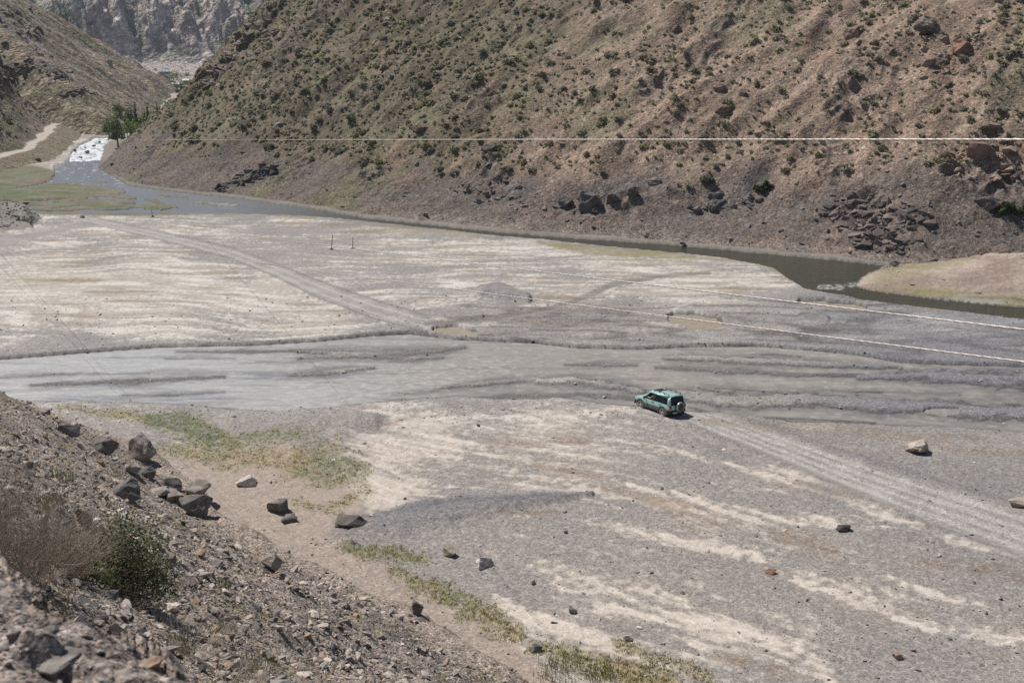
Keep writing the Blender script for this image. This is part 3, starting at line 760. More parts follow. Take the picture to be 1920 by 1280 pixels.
tag(mesh_np('puddle_water', v_, f_, M_MUD, a_), 'still muddy puddles left in hollows of the gravel', 'puddles', kind='structure')
CWc = lerp(np.array((0.045, 0.047, 0.033)), np.array((0.22, 0.235, 0.255)), sst(760, 380, PX)[..., None])  # silvery blue at the left is sky reflection put into the base colour
riff = stroke([(1535,537,3),(1570,538,4),(1610,534,3)], .9, .8)
CWc = mixc(CWc, (0.6, 0.6, 0.6), np.clip(riff * (.4 + fine * 1.6), 0, 1))
CWc = mixc(CWc, (0.7, 0.72, 0.73), 0.6 * sst(.3, .5, fbm(X / 1.5, Y / 1.0, 3, 251)) * sst(430, 250, PX) * sst(370, 330, PY))  # pale flecks painted on as glints of the upper river
foamz = sst(306, 296, PY)
CWa = np.concatenate([CWc, np.ones(SH + (1,))], -1).reshape(-1, 4).astype(np.float32)
_rp = q4(PY + 5 * WOB + 4 * fbm(X / 5, Y / 5, 2, 263)) <= 303
clr_q = (q4(clear_in) > 0.02) & low & ~mud_q & ~(_rp & (q4(PY) < 330)) & (q4(PY) < 640)
v_, f_, a_ = compact(VW, grid_faces(*SH, keep=clr_q), CWa)
tag(mesh_np('water', v_, f_, M_CLEAR, a_), 'clear dark green river along the foot of the brown hillside', 'river', kind='structure')
rap_q = (q4(clear_in) > 0.02) & low & _rp & (q4(PY) < 330)
rz = 0.22 * np.abs(fbm(X / 1.6, Y / 2.4, 4, 253)) * foamz
FC = lerp(np.array((0.80, 0.82, 0.83)), np.array((0.22, 0.24, 0.25)), sst(.06, .36, fbm(X / 1.8, Y / 3.0, 4, 255))[..., None])
FA = np.concatenate([FC, np.ones(SH + (1,))], -1).reshape(-1, 4).astype(np.float32)
v_, f_, a_ = compact(np.stack([X, Y, rz], -1).reshape(-1, 3), grid_faces(*SH, keep=rap_q), FA)
if len(f_): tag(mesh_np('rapids_water', v_, f_, M_FOAM, a_), 'white foaming rapids where the river enters the valley', 'rapids', kind='structure')
BED = dict(X=X.ravel(), Y=Y.ravel(), Z=z.ravel(), PX=PX.ravel(), PY=PY.ravel(), GR=GR.ravel(), VIS=(cover < 0.1).ravel(), SILT=silt_m.ravel())

# ------------------------------------------------------------------ slopes
def polar_patch(pxs, rs, zf):
    a = (pxs - 960.0) / FPX
    nx = a / np.sqrt(a * a + 1) ; ny = 1 / np.sqrt(a * a + 1)
    xs = nx[None, :] * rs[:, None]; ys = ny[None, :] * rs[:, None]
    return xs, ys, zf(xs, ys)

def cull(zz, lo):
    return np.maximum(np.maximum(zz[:-1, :-1], zz[1:, :-1]), np.maximum(zz[:-1, 1:], zz[1:, 1:])) > lo

def alpha(c, g):
    return np.concatenate([c, np.broadcast_to(np.asarray(g, np.float64)[..., None], c.shape[:-1] + (1,))], -1).reshape(-1, 4).astype(np.float32)

# the long brown hillside across the river
rs = np.concatenate([np.arange(112, 215, 0.17), np.arange(215, 330, 0.30)])
hx, hy, hz = polar_patch(np.arange(60, 2110, 2.3), rs, z_hill)
def hill_zone(x, y, zz):
    px, py = project(x, y, zz)
    w = fbm(x / 14, y / 14, 4, 301)
    olive = sst(1230, 840, px + 0.55 * (py - 150) + 130 * w)
    talus = sst(10.0, 5.5, zz + 5.0 * w - 2.5 * sst(900, 1500, px) + 1.5)
    return px, py, w, olive, talus
px_, py_, w_, olive, talus = hill_zone(hx, hy, hz)
hc = lerp(np.array((0.24, 0.17, 0.126)), np.array((0.34, 0.247, 0.187)), sst(-.4, .4, fbm(hx / 6, hy / 6, 4, 303))[..., None])
hc = mixc(hc, (0.120, 0.098, 0.062), 0.85 * olive)  # olive soil, its colour darkened further to stand in for cloud shade
hc = mixc(hc, (0.185, 0.142, 0.10), 0.6 * olive * sst(.1, .45, fbm(hx / 8, hy / 8, 4, 305)))
hc = mixc(hc, (0.150, 0.121, 0.103), 0.85 * talus)
hc = mixc(hc, (0.12, 0.11, 0.105), 0.65 * talus * sst(.05, .4, fbm(hx / 9, hy / 6, 4, 307)) * sst(1.0, 3.0, hz))
hc = mixc(hc, (0.15, 0.14, 0.075), 0.7 * talus * sst(.1, .4, fbm(hx / 10 + 3, hy / 10, 3, 309)) * sst(1000, 600, px_))
hc = mixc(hc, (0.24, 0.20, 0.165), 0.7 * sst(1.6, .5, hz) * sst(640, 800, px_))
hc = mixc(hc, (0.19, 0.175, 0.105), 0.55 * sst(.1, .45, fbm(hx / 16 + 9, hy / 16, 3, 311) + .45 * np.exp(-(((px_ - 1080) / 190) ** 2 + ((py_ - 60) / 60) ** 2))) * (1 - talus))
hc = mixc(hc, (0.285, 0.185, 0.135), 0.5 * sst(.28, .5, fbm(hx / 7 + 30, hy / 7, 3, 313)) * (1 - talus * .6))
rk_ = sst(0.15, 0.45, fbm(hx / 13, hy / 13, 3, 61))
hc = mixc(hc, (0.17, 0.135, 0.115), 0.5 * rk_ * sst(2, 6, hz))
tuft = sst(.18, .42, fbm(hx / .8, hy / .8, 3, 315) + .12 * fbm(hx / 6, hy / 6, 2, 316))
hc = mixc(hc, (0.125, 0.125, 0.07), 0.45 * tuft * (1 - talus) * (0.55 + .45 * olive))
v_, f_, a_ = compact(np.stack([hx, hy, hz], -1).reshape(-1, 3), grid_faces(*hx.shape, keep=cull(hz, -1.2)), alpha(hc, np.ones(hx.shape)))
tag(mesh_np('hillside', v_, f_, M_HILL, a_), 'long brown stony hillside dotted with shrubs across the river', 'hillside', kind='structure')

# near left slope with the bench of the road
rs = np.concatenate([np.arange(175, 340, 0.33), np.arange(340, 470, 0.7)])
lx, ly, lz = polar_patch(np.arange(-260, 345, 1.7), rs, z_left)
w_ = fbm(lx / 9, ly / 9, 4, 321)
lc = lerp(np.array((0.18, 0.142, 0.115)), np.array((0.25, 0.195, 0.155)), sst(-.4, .4, w_)[..., None])
lc = mixc(lc, (0.15, 0.145, 0.08), 0.7 * sst(-.05, .3, fbm(lx / 11 + 5, ly / 11, 4, 323)))
cm = sst(9, 17, lz + 5 * fbm(lx / 9, ly / 9, 2, 76))
lc = mixc(lc, (0.125, 0.105, 0.092), 0.75 * cm * sst(-.3, .2, fbm(lx / 3, ly / 3, 4, 325)))
lc = mixc(lc, (0.22, 0.18, 0.12), 0.7 * sst(3.0, 2.0, lz))
_bx = np.interp(ly, [150, 219, 243, 268, 291, 330, 400], [-112, -99, -97.5, -104, -110, -121, -142])
_dd = _bx - lx + 1.2 * fbm(lx / 9, ly / 9, 3, 71)
_dr = road_h(ly) / 0.42
rd = sst(.2, .6, _dd - _dr) * sst(3.3, 2.6, _dd - _dr) * (lz < road_h(ly) + 1.2)
lc = mixc(lc, (0.46, 0.40, 0.345), 0.95 * rd)
V_, A_ = np.stack([lx, ly, lz], -1).reshape(-1, 3), alpha(lc, 1 - .7 * rd)
rq = (rd[:-1, :-1] + rd[1:, 1:]) * .5 > .5
ck = cull(lz, -1.0)
v_, f_, a_ = compact(V_, grid_faces(*lx.shape, keep=ck & ~rq), A_)
tag(mesh_np('hill', v_, f_, M_HILL, a_), 'steep dark rocky spur rising above the dirt road', 'hillside', kind='structure')
v_, f_, a_ = compact(V_, grid_faces(*lx.shape, keep=ck & rq), A_)
tag(mesh_np('dirt_road', v_, f_, M_HILL, a_), 'pale dirt road cut along the foot of the rocky spur', 'road', kind='structure')

# smooth olive slope further up the valley
rs = np.arange(245, 640, 0.9)
fx_, fy_, fz_ = polar_patch(np.arange(-160, 420, 1.8), rs, z_left_far)
fc = lerp(np.array((0.20, 0.162, 0.11)), np.array((0.26, 0.207, 0.15)), sst(-.4, .4, fbm(fx_ / 20, fy_ / 20, 4, 331))[..., None])
uu, vv = fx_ * .976 + fy_ * .216, -fx_ * .216 + fy_ * .976
fc = mixc(fc, (0.16, 0.15, 0.085), 0.55 * sst(0, .35, fbm(vv / 14, fz_ / 26, 4, 333)))
fc = mixc(fc, (0.27, 0.215, 0.185), 0.7 * sst(.1, .4, fbm(vv / 22 + 7, fz_ / 40, 4, 335)))
fc = mixc(fc, (0.10, 0.095, 0.09), 0.75 * sst(.30, .5, fbm(fx_ / 18 + 4, fy_ / 12, 4, 337)))
v_, f_, a_ = compact(np.stack([fx_, fy_, fz_], -1).reshape(-1, 3), grid_faces(*fx_.shape, keep=cull(fz_, -1.5)), alpha(fc, np.ones(fx_.shape)))
tag(mesh_np('hill', v_, f_, M_FARHILL, a_), 'smooth olive brown slope behind the dark rocky spur', 'hillside', kind='structure')

# grey rock mountain closing the valley
rs = np.arange(880, 1500, 2.2)
mx_, my_, mz_ = polar_patch(np.arange(-120, 700, 2.0), rs, z_mount)
u_, v2_ = mx_ * .8 + my_ * .6, -mx_ * .6 + my_ * .8
rg = ridged(u_ / 60, v2_ / 170, 5, 93, 0.62)
mc = lerp(np.array((0.13, 0.145, 0.085)), np.array((0.42, 0.36, 0.32)), sst(.22, .58, rg + .35 * fbm(mx_ / 30, my_ / 30, 5, 341))[..., None])
mc = mixc(mc, (0.20, 0.155, 0.14), 0.7 * sst(.15, .4, fbm(u_ / 60, v2_ / 25, 4, 343)))
mc = mixc(mc, (0.38, 0.325, 0.30), 0.9 * sst(14, 6, mz_))
v_, f_, a_ = compact(np.stack([mx_, my_, mz_], -1).reshape(-1, 3), grid_faces(*mx_.shape, keep=cull(mz_, -6)), alpha(mc, np.ones(mx_.shape)))
tag(mesh_np('mountain', v_, f_, M_MOUNT, a_), 'pale grey craggy mountain closing the valley behind the village', 'mountain', kind='structure')

# scree slope below the viewpoint
rs = np.geomspace(5.0, 95, 620)
nx_, ny_, nz_ = polar_patch(np.arange(-420, 1300, 2.6), rs, z_near)
nc = lerp(np.array((0.235, 0.195, 0.165)), np.array((0.33, 0.27, 0.225)), sst(-.4, .4, fbm(nx_ / 2.5, ny_ / 2.5, 4, 351))[..., None])
nc = mixc(nc, (0.20, 0.18, 0.095), 0.55 * sst(.1, .4, fbm(nx_ / 3 + 8, ny_ / 3, 4, 353)))
nc = mixc(nc, (0.345, 0.275, 0.225), 0.8 * sst(1.6, .3, nz_))
ng = np.hypot(nx_ + 21, ny_ - 62)
v_, f_, a_ = compact(np.stack([nx_, ny_, nz_], -1).reshape(-1, 3), grid_faces(*nx_.shape, keep=cull(nz_, -.6)), alpha(nc, np.ones(nx_.shape)))
tag(mesh_np('scree_slope', v_, f_, M_SCREE, a_), 'stony brown scree slope falling to the riverbed below the viewpoint', 'slope', kind='structure')
# dirt bank at the viewer's feet
rs = np.linspace(1.2, 8.0, 420)
bx_, by_, bz_ = polar_patch(np.arange(-900, 640, 5.0), rs, z_berm)
bc = lerp(np.array((0.215, 0.178, 0.155)), np.array((0.33, 0.275, 0.24)), sst(-.4, .4, fbm(bx_ / .6, by_ / .6, 5, 361))[..., None])
keep = cull(bz_ - z_near(bx_, by_, False), -.5)
v_, f_, a_ = compact(np.stack([bx_, by_, bz_], -1).reshape(-1, 3), grid_faces(*bx_.shape, keep=keep), alpha(bc, np.ones(bx_.shape)))
tag(mesh_np('ground_bank', v_, f_, M_BERM, a_), 'crumbling dirt bank at the edge of the viewpoint', 'bank', kind='structure')

# ------------------------------------------------------------------ stones
def hull_mesh(n, seed, flat=(1, 1, 1), bias=0.55):
    r = np.random.default_rng(seed)
    p = r.normal(size=(n, 3)); p /= np.linalg.norm(p, axis=1)[:, None]
    p *= (bias + (1 - bias) * r.random(n))[:, None]
    p *= np.asarray(flat)
    bm = bmesh.new()
    vs = [bm.verts.new(q) for q in p]
    res = bmesh.ops.convex_hull(bm, input=vs)
    bmesh.ops.delete(bm, geom=list({g for g in res['geom_interior'] + res['geom_unused'] if isinstance(g, bmesh.types.BMVert)}), context='VERTS')
    bmesh.ops.triangulate(bm, faces=bm.faces)
    bmesh.ops.recalc_face_normals(bm, faces=bm.faces)
    bm.verts.ensure_lookup_table(); bm.verts.index_update()
    V = np.array([v.co[:] for v in bm.verts]); F = np.array([[v.index for v in f.verts] for f in bm.faces])
    bm.free()
    return V, F

HULLS = [hull_mesh(13, 500 + i, (1, 0.55 + 0.04 * i, 0.42 + 0.03 * (i % 6)), 0.6) for i in range(12)]

def rand_rot(n, r, tilt=0.6):
    ax = r.normal(size=(n, 3)); ax[:, 2] *= 0.4; ax /= np.linalg.norm(ax, axis=1)[:, None]
    an = r.normal(size=n) * tilt
    K = np.zeros((n, 3, 3)); K[:, 0, 1] = -ax[:, 2]; K[:, 0, 2] = ax[:, 1]; K[:, 1, 0] = ax[:, 2]; K[:, 1, 2] = -ax[:, 0]; K[:, 2, 0] = -ax[:, 1]; K[:, 2, 1] = ax[:, 0]
    R1 = np.eye(3) + np.sin(an)[:, None, None] * K + (1 - np.cos(an))[:, None, None] * (K @ K)
    z_ = r.random(n) * 2 * math.pi; c, s_ = np.cos(z_), np.sin(z_)
    R2 = np.zeros((n, 3, 3)); R2[:, 0, 0] = c; R2[:, 0, 1] = -s_; R2[:, 1, 0] = s_; R2[:, 1, 1] = c; R2[:, 2, 2] = 1
    return R1 @ R2

def scatter(variants, pos, size, rot, col):
    """merge many placed copies into one vertex / face / colour set"""
    n = len(pos); Vs = []; Fs = []; Cs = []; off = 0
    pick = RNG.integers(0, len(variants), n)
    for k, (V, F) in enumerate(variants):
        idx = np.where(pick == k)[0]
        if not len(idx): continue
        W = np.einsum('nij,vj->nvi', rot[idx], V) * size[idx][:, None, None] + pos[idx][:, None, :]
        f = F[None] + (np.arange(len(idx)) * len(V))[:, None, None] + off
        Vs.append(W.reshape(-1, 3)); Fs.append(f.reshape(-1, F.shape[1]))
        Cs.append(np.repeat(col[idx], len(V), 0)); off += len(idx) * len(V)
    return np.concatenate(Vs), np.concatenate(Fs), np.concatenate(Cs)

STONE_COLS = np.array([(0.20, 0.165, 0.14), (0.28, 0.235, 0.20), (0.155, 0.135, 0.125), (0.34, 0.29, 0.25), (0.29, 0.21, 0.155), (0.235, 0.22, 0.205), (0.40, 0.345, 0.30), (0.115, 0.105, 0.10)])
def stone_colors(n, r, p=None):
    c = 1.2 * STONE_COLS[r.choice(len(STONE_COLS), n, p=p)]
    return c * (0.8 + 0.4 * r.random((n, 1)))

def boulder_mesh(name, seed, dims, col, detail=2, npts=13, rough=0.085, top=None):
    V, F = hull_mesh(npts, seed, (1, 1, 1), 0.72)
    bm = bmesh.new()
    vs = [bm.verts.new(v) for v in V]
    for f in F: bm.faces.new([vs[i] for i in f])
    bmesh.ops.bevel(bm, geom=list(bm.edges), offset=0.025, segments=1, affect='EDGES', profile=0.5)
    bmesh.ops.triangulate(bm, faces=bm.faces)
    for _ in range(detail):
        bmesh.ops.subdivide_edges(bm, edges=[e for e in bm.edges if e.calc_length() > 0.16], cuts=1, use_grid_fill=False)
        bmesh.ops.triangulate(bm, faces=bm.faces)
    bm.normal_update()
    bm.verts.index_update()
    P = np.array([v.co[:] for v in bm.verts]); Nn = np.array([v.normal[:] for v in bm.verts])
    k = seed * 0.37
    d = fbm(P[:, 0] * 1.7 + k, P[:, 1] * 1.7 + P[:, 2] * 1.3, 3, seed) * rough * 1.6 + fbm(P[:, 0] * 6 + P[:, 2] * 4, P[:, 1] * 6 - P[:, 2] * 5, 2, seed + 5) * rough * .5
    layer = (np.abs(gnoise(P[:, 2] * 4 + P[:, 0] * 1.2 + k, P[:, 1] * .4, seed + 3)) - .3) * rough
    P = P + Nn * (d + layer)[:, None]
    P = P / (P.max(0) - P.min(0)) * 1.0
    P[:, 2] -= P[:, 2].min()
    c = np.asarray(col)[None] * (1 + 0.55 * fbm(P[:, 0] * 3 + k, P[:, 1] * 3 + P[:, 2] * 2, 3, seed + 9))[:, None]
    if top is not None:
        m = sst(0.45, .62, P[:, 2] + .25 * fbm(P[:, 0] * 4, P[:, 1] * 4, 2, seed + 11))
        c = mixc(c, top, m)
    P = P * np.asarray(dims)
    F2 = np.array([[v.index for v in f.verts] for f in bm.faces])
    bm.free()
    me_o = mesh_np(name, P, F2, M_ROCK, c, smooth=False)
    return me_o

def put_boulder(px, py, wpx, hpx, seed, col, label, rz=None, deep=0.9, sink=0.32, group=None, top=None, name='boulder', cat='boulder', pos=None, detail=2, rough=.055):
    p = pos or hit(px, py)
    dist = math.sqrt(p.x ** 2 + p.y ** 2 + (p.z - H) ** 2)
    mpp = dist / FPX
    w, h = wpx * mpp, hpx * mpp * 0.82
    o = boulder_mesh(name, seed, (w, w * deep, h * (1 + sink)), col, top=top, detail=detail, rough=rough)
    o.location = (p.x, p.y + w * deep * 0.3, p.z - h * sink)
    o.rotation_euler = (0, 0, rz if rz is not None else random.uniform(-.3, .3))
    tag(o, label, cat, group)
    return o

GB, DK, PL, OR_, RD = (0.31, 0.265, 0.23), (0.17, 0.152, 0.14), (0.58, 0.52, 0.47), (0.33, 0.235, 0.17), (0.28, 0.165, 0.115)
floor_rocks = [
 (262,862,52,54,3,GB,'large grey brown boulder beside the green patch at the scree edge'),
 (128,817,42,24,5,DK,'dark flat boulder on the scree crest, farthest up the bank'),
 (190,848,46,30,8,DK,'dark boulder just behind the large grey brown boulder'),
 (459,913,38,20,11,PL,'pale flat tilted rock alone on the pink sand'),
 (521,963,42,28,14,DK,'dark humped boulder on the pink sand beside the scree'),
 (655,994,62,26,17,(0.14,0.12,0.105),'long dark boulder at the tip of the grey gravel wave'),
 (842,1044,28,18,20,(0.30,0.26,0.18),'yellowish split rock left of the pale boulder'),
 (907,1067,34,22,23,PL,'pale rounded boulder on grey gravel below the gravel wave'),
 (1587,998,26,13,29,(0.075,0.07,0.07),'small black rock on the silt streak below the car track'),
 (1450,1079,22,9,31,RD,'small reddish rock at the head of a silt streak'),
 (1068,1149,17,14,33,DK,'small dark square rock on the lower gravel'),
 (782,1152,24,30,35,DK,'dark pointed rock standing in the sand below the scree'),
 (1178,1202,15,13,37,PL,'small pale rock on the lower gravel near the grass band'),
 (1000,1097,10,9,39,OR_,'tiny orange rock on gravel right of the pale boulder'),
 (1684,1235,18,10,41,OR_,'small tan rock on gravel low in the photo at right'),
 (246,888,28,20,43,GB,'rounded boulder just below the large grey brown boulder'),
 (275,894,32,20,45,DK,'dark rounded boulder at the scree edge, right of its twin'),
 (240,940,56,40,47,DK,'big dark leaning boulder amid the scree above the green bush'),
 (318,918,44,22,49,DK,'dark wedge boulder on top of the boulder pile'),
 (300,930,44,16,50,GB,'low grey slab at the left of the boulder pile'),
 (372,930,48,30,52,(0.27,0.24,0.21),'pale grey boulder at the right end of the boulder pile'),
 (325,942,46,24,54,GB,'grey blocky boulder in the middle of the boulder pile'),
 (356,966,58,36,56,DK,'largest dark boulder at the foot of the boulder pile'),
 (158,986,30,40,58,(0.24,0.19,0.14),'upright brown slab standing behind the green bush'),
 (505,1070,34,34,60,GB,'grey angular block in the scree below the pink sand'),
 (1003,1226,26,18,62,DK,'dark knobbly rock in the grass band at the scree foot'),
 (540,981,32,14,64,DK,'thin dark slab just below the humped boulder'),
 (152,409,10,6,66,GB,'small grey rock on the far edge of the white flats'),
 (46,384,12,6,68,GB,'small rock in the marsh at the far left'),
 (1060,1000,9,6,70,DK,'tiny dark stone by the gravel wave end'),
 (897,800,7,6,72,DK,'tiny dark stone on the silt near the river'),
]
for px, py, w, h, sd_, c, lab in floor_rocks:
    put_boulder(px, py, w, h, sd_, c, lab)
put_boulder(1722, 850, 42, 26, 26, (0.30, 0.225, 0.175), 'brown boulder with pale top by the wet gravel at right', top=(0.46, 0.39, 0.33))
put_boulder(1913, 953, 32, 20, 27, (0.36, 0.24, 0.15), 'orange brown boulder beside the track at the right edge', top=(0.45, 0.37, 0.30))

# boulders on the hillside across the river
hill_rocks = [
 (1107,396,52,40,80,(0.13,0.115,0.11),'largest dark boulder in the row at the foot of the hillside'),
 (1062,389,30,24,82,(0.12,0.11,0.108),'dark boulder left of the largest one at the hill foot'),
 (1150,380,34,20,84,(0.14,0.12,0.112),'low dark boulder right of the largest one at the hill foot'),
 (1187,372,26,24,86,(0.135,0.12,0.11),'dark double boulder at the right end of the hill foot row'),
 (1228,346,28,16,88,(0.24,0.195,0.165),'brown boulder on the slope above the dark boulder row'),
 (1120,400,20,14,89,(0.12,0.11,0.105),'small dark boulder touching the largest one'),
 (1805,102,38,32,90,RD,'big reddish boulder high on the hillside at right'),
 (1738,52,40,24,92,(0.33,0.27,0.22),'pale slanting slab near the top of the hillside at right'),
 (1770,120,36,22,94,(0.26,0.20,0.16),'brown boulder below the big reddish boulder'),
 (1745,126,22,18,96,(0.25,0.19,0.155),'smaller brown boulder left of the one below the reddish boulder'),
 (1598,162,24,20,98,(0.20,0.145,0.12),'dark red brown boulder mid slope'),
 (1600,70,30,24,100,(0.23,0.17,0.135),'brown boulder on the upper slope above a red brown one'),
 (1838,300,56,36,102,(0.24,0.155,0.12),'large red brown rock below the cable at right'),
 (1852,252,44,26,104,(0.26,0.19,0.15),'brown rock just above the cable at right'),
 (1890,268,30,22,106,(0.24,0.17,0.14),'red brown rock right of the rock above the cable'),
 (1345,395,40,24,108,(0.125,0.115,0.11),'dark boulder at the left of the lower slope pair'),
 (1406,375,16,14,110,(0.17,0.155,0.145),'round grey boulder on the lower slope'),
 (1345,372,34,16,112,(0.13,0.118,0.112),'dark boulder just above the lower slope pair'),
 (1855,395,44,28,124,(0.15,0.13,0.12),'grey boulder at the right end of the lower slope'),
 (1350,170,26,16,126,(0.22,0.155,0.125),'red brown boulder on the middle slope'),
 (1360,212,40,18,128,(0.23,0.165,0.13),'layered brown ledge on the middle slope'),
 (1395,180,18,14,130,(0.19,0.145,0.12),'small dark brown boulder right of the middle slope boulder'),
 (800,165,22,16,132,(0.17,0.11,0.09),'dark red boulder on the olive part of the hillside'),
 (917,285,30,18,134,(0.15,0.12,0.105),'dark brown boulder below the cable on the hillside'),
 (780,250,40,18,136,(0.20,0.13,0.105),'reddish ledge just above the cable mid hillside'),
 (1280,458,12,6,138,(0.24,0.22,0.20),'grey rock at the far water edge'),
 (1680,497,18,9,140,(0.17,0.155,0.145),'dark rock where the green bank meets the river'),
 (1893,505,22,8,141,(0.19,0.165,0.145),'low dark stones on the sandy bank'),
 (1265,60,22,14,142,(0.22,0.16,0.125),'dark brown boulder near the top of the hillside'),
]
for px, py, w, h, sd_, c, lab in hill_rocks:
    put_boulder(px, py, w, h, sd_, c, lab, sink=0.35, deep=.8, rough=.09)

r = RNG
def outcrop(label, pts, n, smin_, smax_, col, seed):
    q = np.random.default_rng(seed)
    P = []
    for _ in range(n):
        px, py, w = pts[q.integers(0, len(pts))]
        h_ = hit(px + q.normal() * w, py + q.normal() * w * .55); P.append(h_[:])
    P = np.array(P); size = smin_ + (smax_ - smin_) * q.random(n) ** 1.8
    P[:, 2] -= size * .3
    V, F, Cc = scatter(HULLS, P, size, rand_rot(n, q, .5), np.asarray(col)[None] * q.uniform(.6, 1.6, (n, 1)))
    c0 = P.mean(0)
    o = mesh_np('rock_outcrop', V - c0, F, M_ROCK, Cc, smooth=False); o.location = c0
    o.name = 'rocks'; tag(o, label, 'rocks', kind='stuff')
outcrop('big dark jagged rock outcrop low on the right of the hillside', [(1600,388,22),(1640,405,30),(1690,400,26),(1655,440,26),(1610,425,22),(1680,455,20),(1640,420,34),(1570,392,14)], 460, .4, 1.9, (0.155, 0.125, 0.112), 1)
outcrop('jumble of dark rocks beside the lower slope boulder pair', [(1345,385,20),(1400,378,14),(1310,390,10)], 70, .4, 1.5, (0.15, 0.135, 0.128), 2)
outcrop('red brown broken rocks around the large red rock at right', [(1830,285,30),(1880,262,20),(1790,295,18),(1870,320,24)], 120, .4, 1.7, (0.25, 0.175, 0.135), 3)
outcrop('tan broken rocks around the big reddish boulder', [(1770,110,24),(1760,130,20),(1640,75,26),(1815,75,18)], 110, .4, 1.4, (0.29, 0.22, 0.17), 4)
outcrop('dark broken rocks near the left end of the dark boulder row', [(960,345,26),(920,370,20),(990,385,20),(880,350,18)], 110, .35, 1.1, (0.17, 0.15, 0.14), 5)
outcrop('dark rock bands slanting up from the upper river bend', [(450,335,12),(480,322,12),(420,350,8),(500,312,8)], 90, .6, 2.0, (0.10, 0.093, 0.088), 6)
outcrop('brown cliff rocks along the spur skyline', [(430,100,12),(450,75,12),(415,130,10),(400,155,6),(480,40,10),(505,60,14)], 150, .8, 2.6, (0.20, 0.155, 0.125), 7)
outcrop('dark cliff rocks on the spur above the dirt road', [(40,60,20),(70,110,14),(110,140,14),(30,130,20),(150,170,10),(20,20,15)], 220, .8, 2.8, (0.16, 0.132, 0.115), 8)

# rubble on the scree slope
def scree_points(n):
    px = r.uniform(-160, 1120, n * 3); rr = np.exp(r.uniform(math.log(7.5), math.log(88), n * 3))
    a = (px - 960) / FPX; x = a / np.sqrt(a * a + 1) * rr; y = rr / np.sqrt(a * a + 1)
    zz = z_near(x, y)
    dens = sst(0.1, 2.2, zz + 1.1 * fbm(x / 3, y / 3, 3, 401)) * (0.35 + .65 * sst(-.35, .2, fbm(x / 2.2, y / 2.2, 3, 403)))
    k = r.random(n * 3) < dens
    return x[k][:n], y[k][:n], zz[k][:n]
sx, sy, sz = scree_points(36000)
rad = np.hypot(sx, sy)
size = 0.045 * (r.random(len(sx)) ** -0.42) * (0.55 + 0.6 * np.clip(rad / 40, .2, 1.2))
size = np.clip(size * (0.62 + .48 * sst(10, 26, rad)), 0.03, 0.30)
V_, F_, C_ = scatter(HULLS, np.stack([sx, sy, sz + size * .12], 1), size, rand_rot(len(sx), r), stone_colors(len(sx), r))
tag(mesh_np('rubble', V_, F_, M_RUBBLE, C_, smooth=False), 'broken brown and grey stones covering the scree slope', 'rubble', kind='stuff')
# stones in the dirt bank
px = r.uniform(-120, 520, 2600); rr = r.uniform(2.6, 6.0, 2600)
a = (px - 960) / FPX; x = a / np.sqrt(a * a + 1) * rr; y = rr / np.sqrt(a * a + 1)
zz = z_berm(x, y); dd, sg = sdist_poly(x, y, LX); k = (sg > 0)
x, y, zz = x[k], y[k], zz[k]
size = np.clip(0.008 * r.random(len(x)) ** -0.45, .006, .05)
V_, F_, C_ = scatter(HULLS, np.stack([x, y, zz], 1), size, rand_rot(len(x), r), stone_colors(len(x), r))
tag(mesh_np('bank_gravel', V_, F_, M_RUBBLE, C_, smooth=False), 'small stones bedded in the dirt bank in front', 'gravel', kind='stuff')
for px, py, w, h, sd_, c, lab in [(70,1262,110,10,150,(0.22,0.195,0.18),'long grey slab half buried in the dirt bank at the corner'), (282,1252,44,17,152,OR_,'tan flat stone with orange patch on the dirt bank'), (225,1278,50,17,154,GB,'grey stone beside the tan flat stone on the bank'), (90,1190,30,13,156,DK,'dark stone in the dirt bank above the long slab'), (180,1225,24,12,158,GB,'small grey stone in the middle of the dirt bank')]:
    dx_, dy_, dz_ = ray(px, py)
    best = None
    for rr_ in np.linspace(2.5, 6, 400):
        p = at(px, py, rr_)
        if p.z <= float(z_berm(np.array([p.x]), np.array([p.y]))[0]): best = p; break
    if best: put_boulder(px, py, w, h, sd_, c, lab, pos=best, sink=.4, name='stone', cat='stone')

# loose stones strewn over the near gravel
cand = np.where((BED['PY'] > 770) & BED['VIS'] & (BED['Z'] > 0.1) & (BED['PX'] > -60) & (BED['PX'] < 2000))[0]
wgt = 1.0 / np.maximum(BED['Y'][cand], 20) ** 0.5 * (1 - .6 * BED['SILT'][cand])
pk = r.choice(cand, 14000, p=wgt / wgt.sum())
size = np.clip(0.020 * r.random(len(pk)) ** -0.42, .015, .2)
V_, F_, C_ = scatter(HULLS, np.stack([BED['X'][pk] + r.normal(size=len(pk)) * .05, BED['Y'][pk] + r.normal(size=len(pk)) * .08, BED['Z'][pk] + size * .05], 1), size, rand_rot(len(pk), r), stone_colors(len(pk), r) * 1.15)
tag(mesh_np('pebbles', V_, F_, M_RUBBLE, C_, smooth=False), 'loose pebbles strewn over the near gravel flat', 'pebbles', kind='stuff')
cand = np.where((BED['PX'] > 1600) & (BED['PY'] > 440) & (BED['PY'] < 570) & (BED['Z'] > .1))[0]
pk = r.choice(cand, 500); size = np.clip(.05 * r.random(500) ** -.5, .05, .4)
V_, F_, C_ = scatter(HULLS, np.stack([BED['X'][pk], BED['Y'][pk], BED['Z'][pk]], 1), size, rand_rot(500, r), stone_colors(500, r))
tag(mesh_np('pebbles', V_, F_, M_RUBBLE, C_, smooth=False), 'stones lying on the pink sandy bank at right', 'pebbles', kind='stuff')
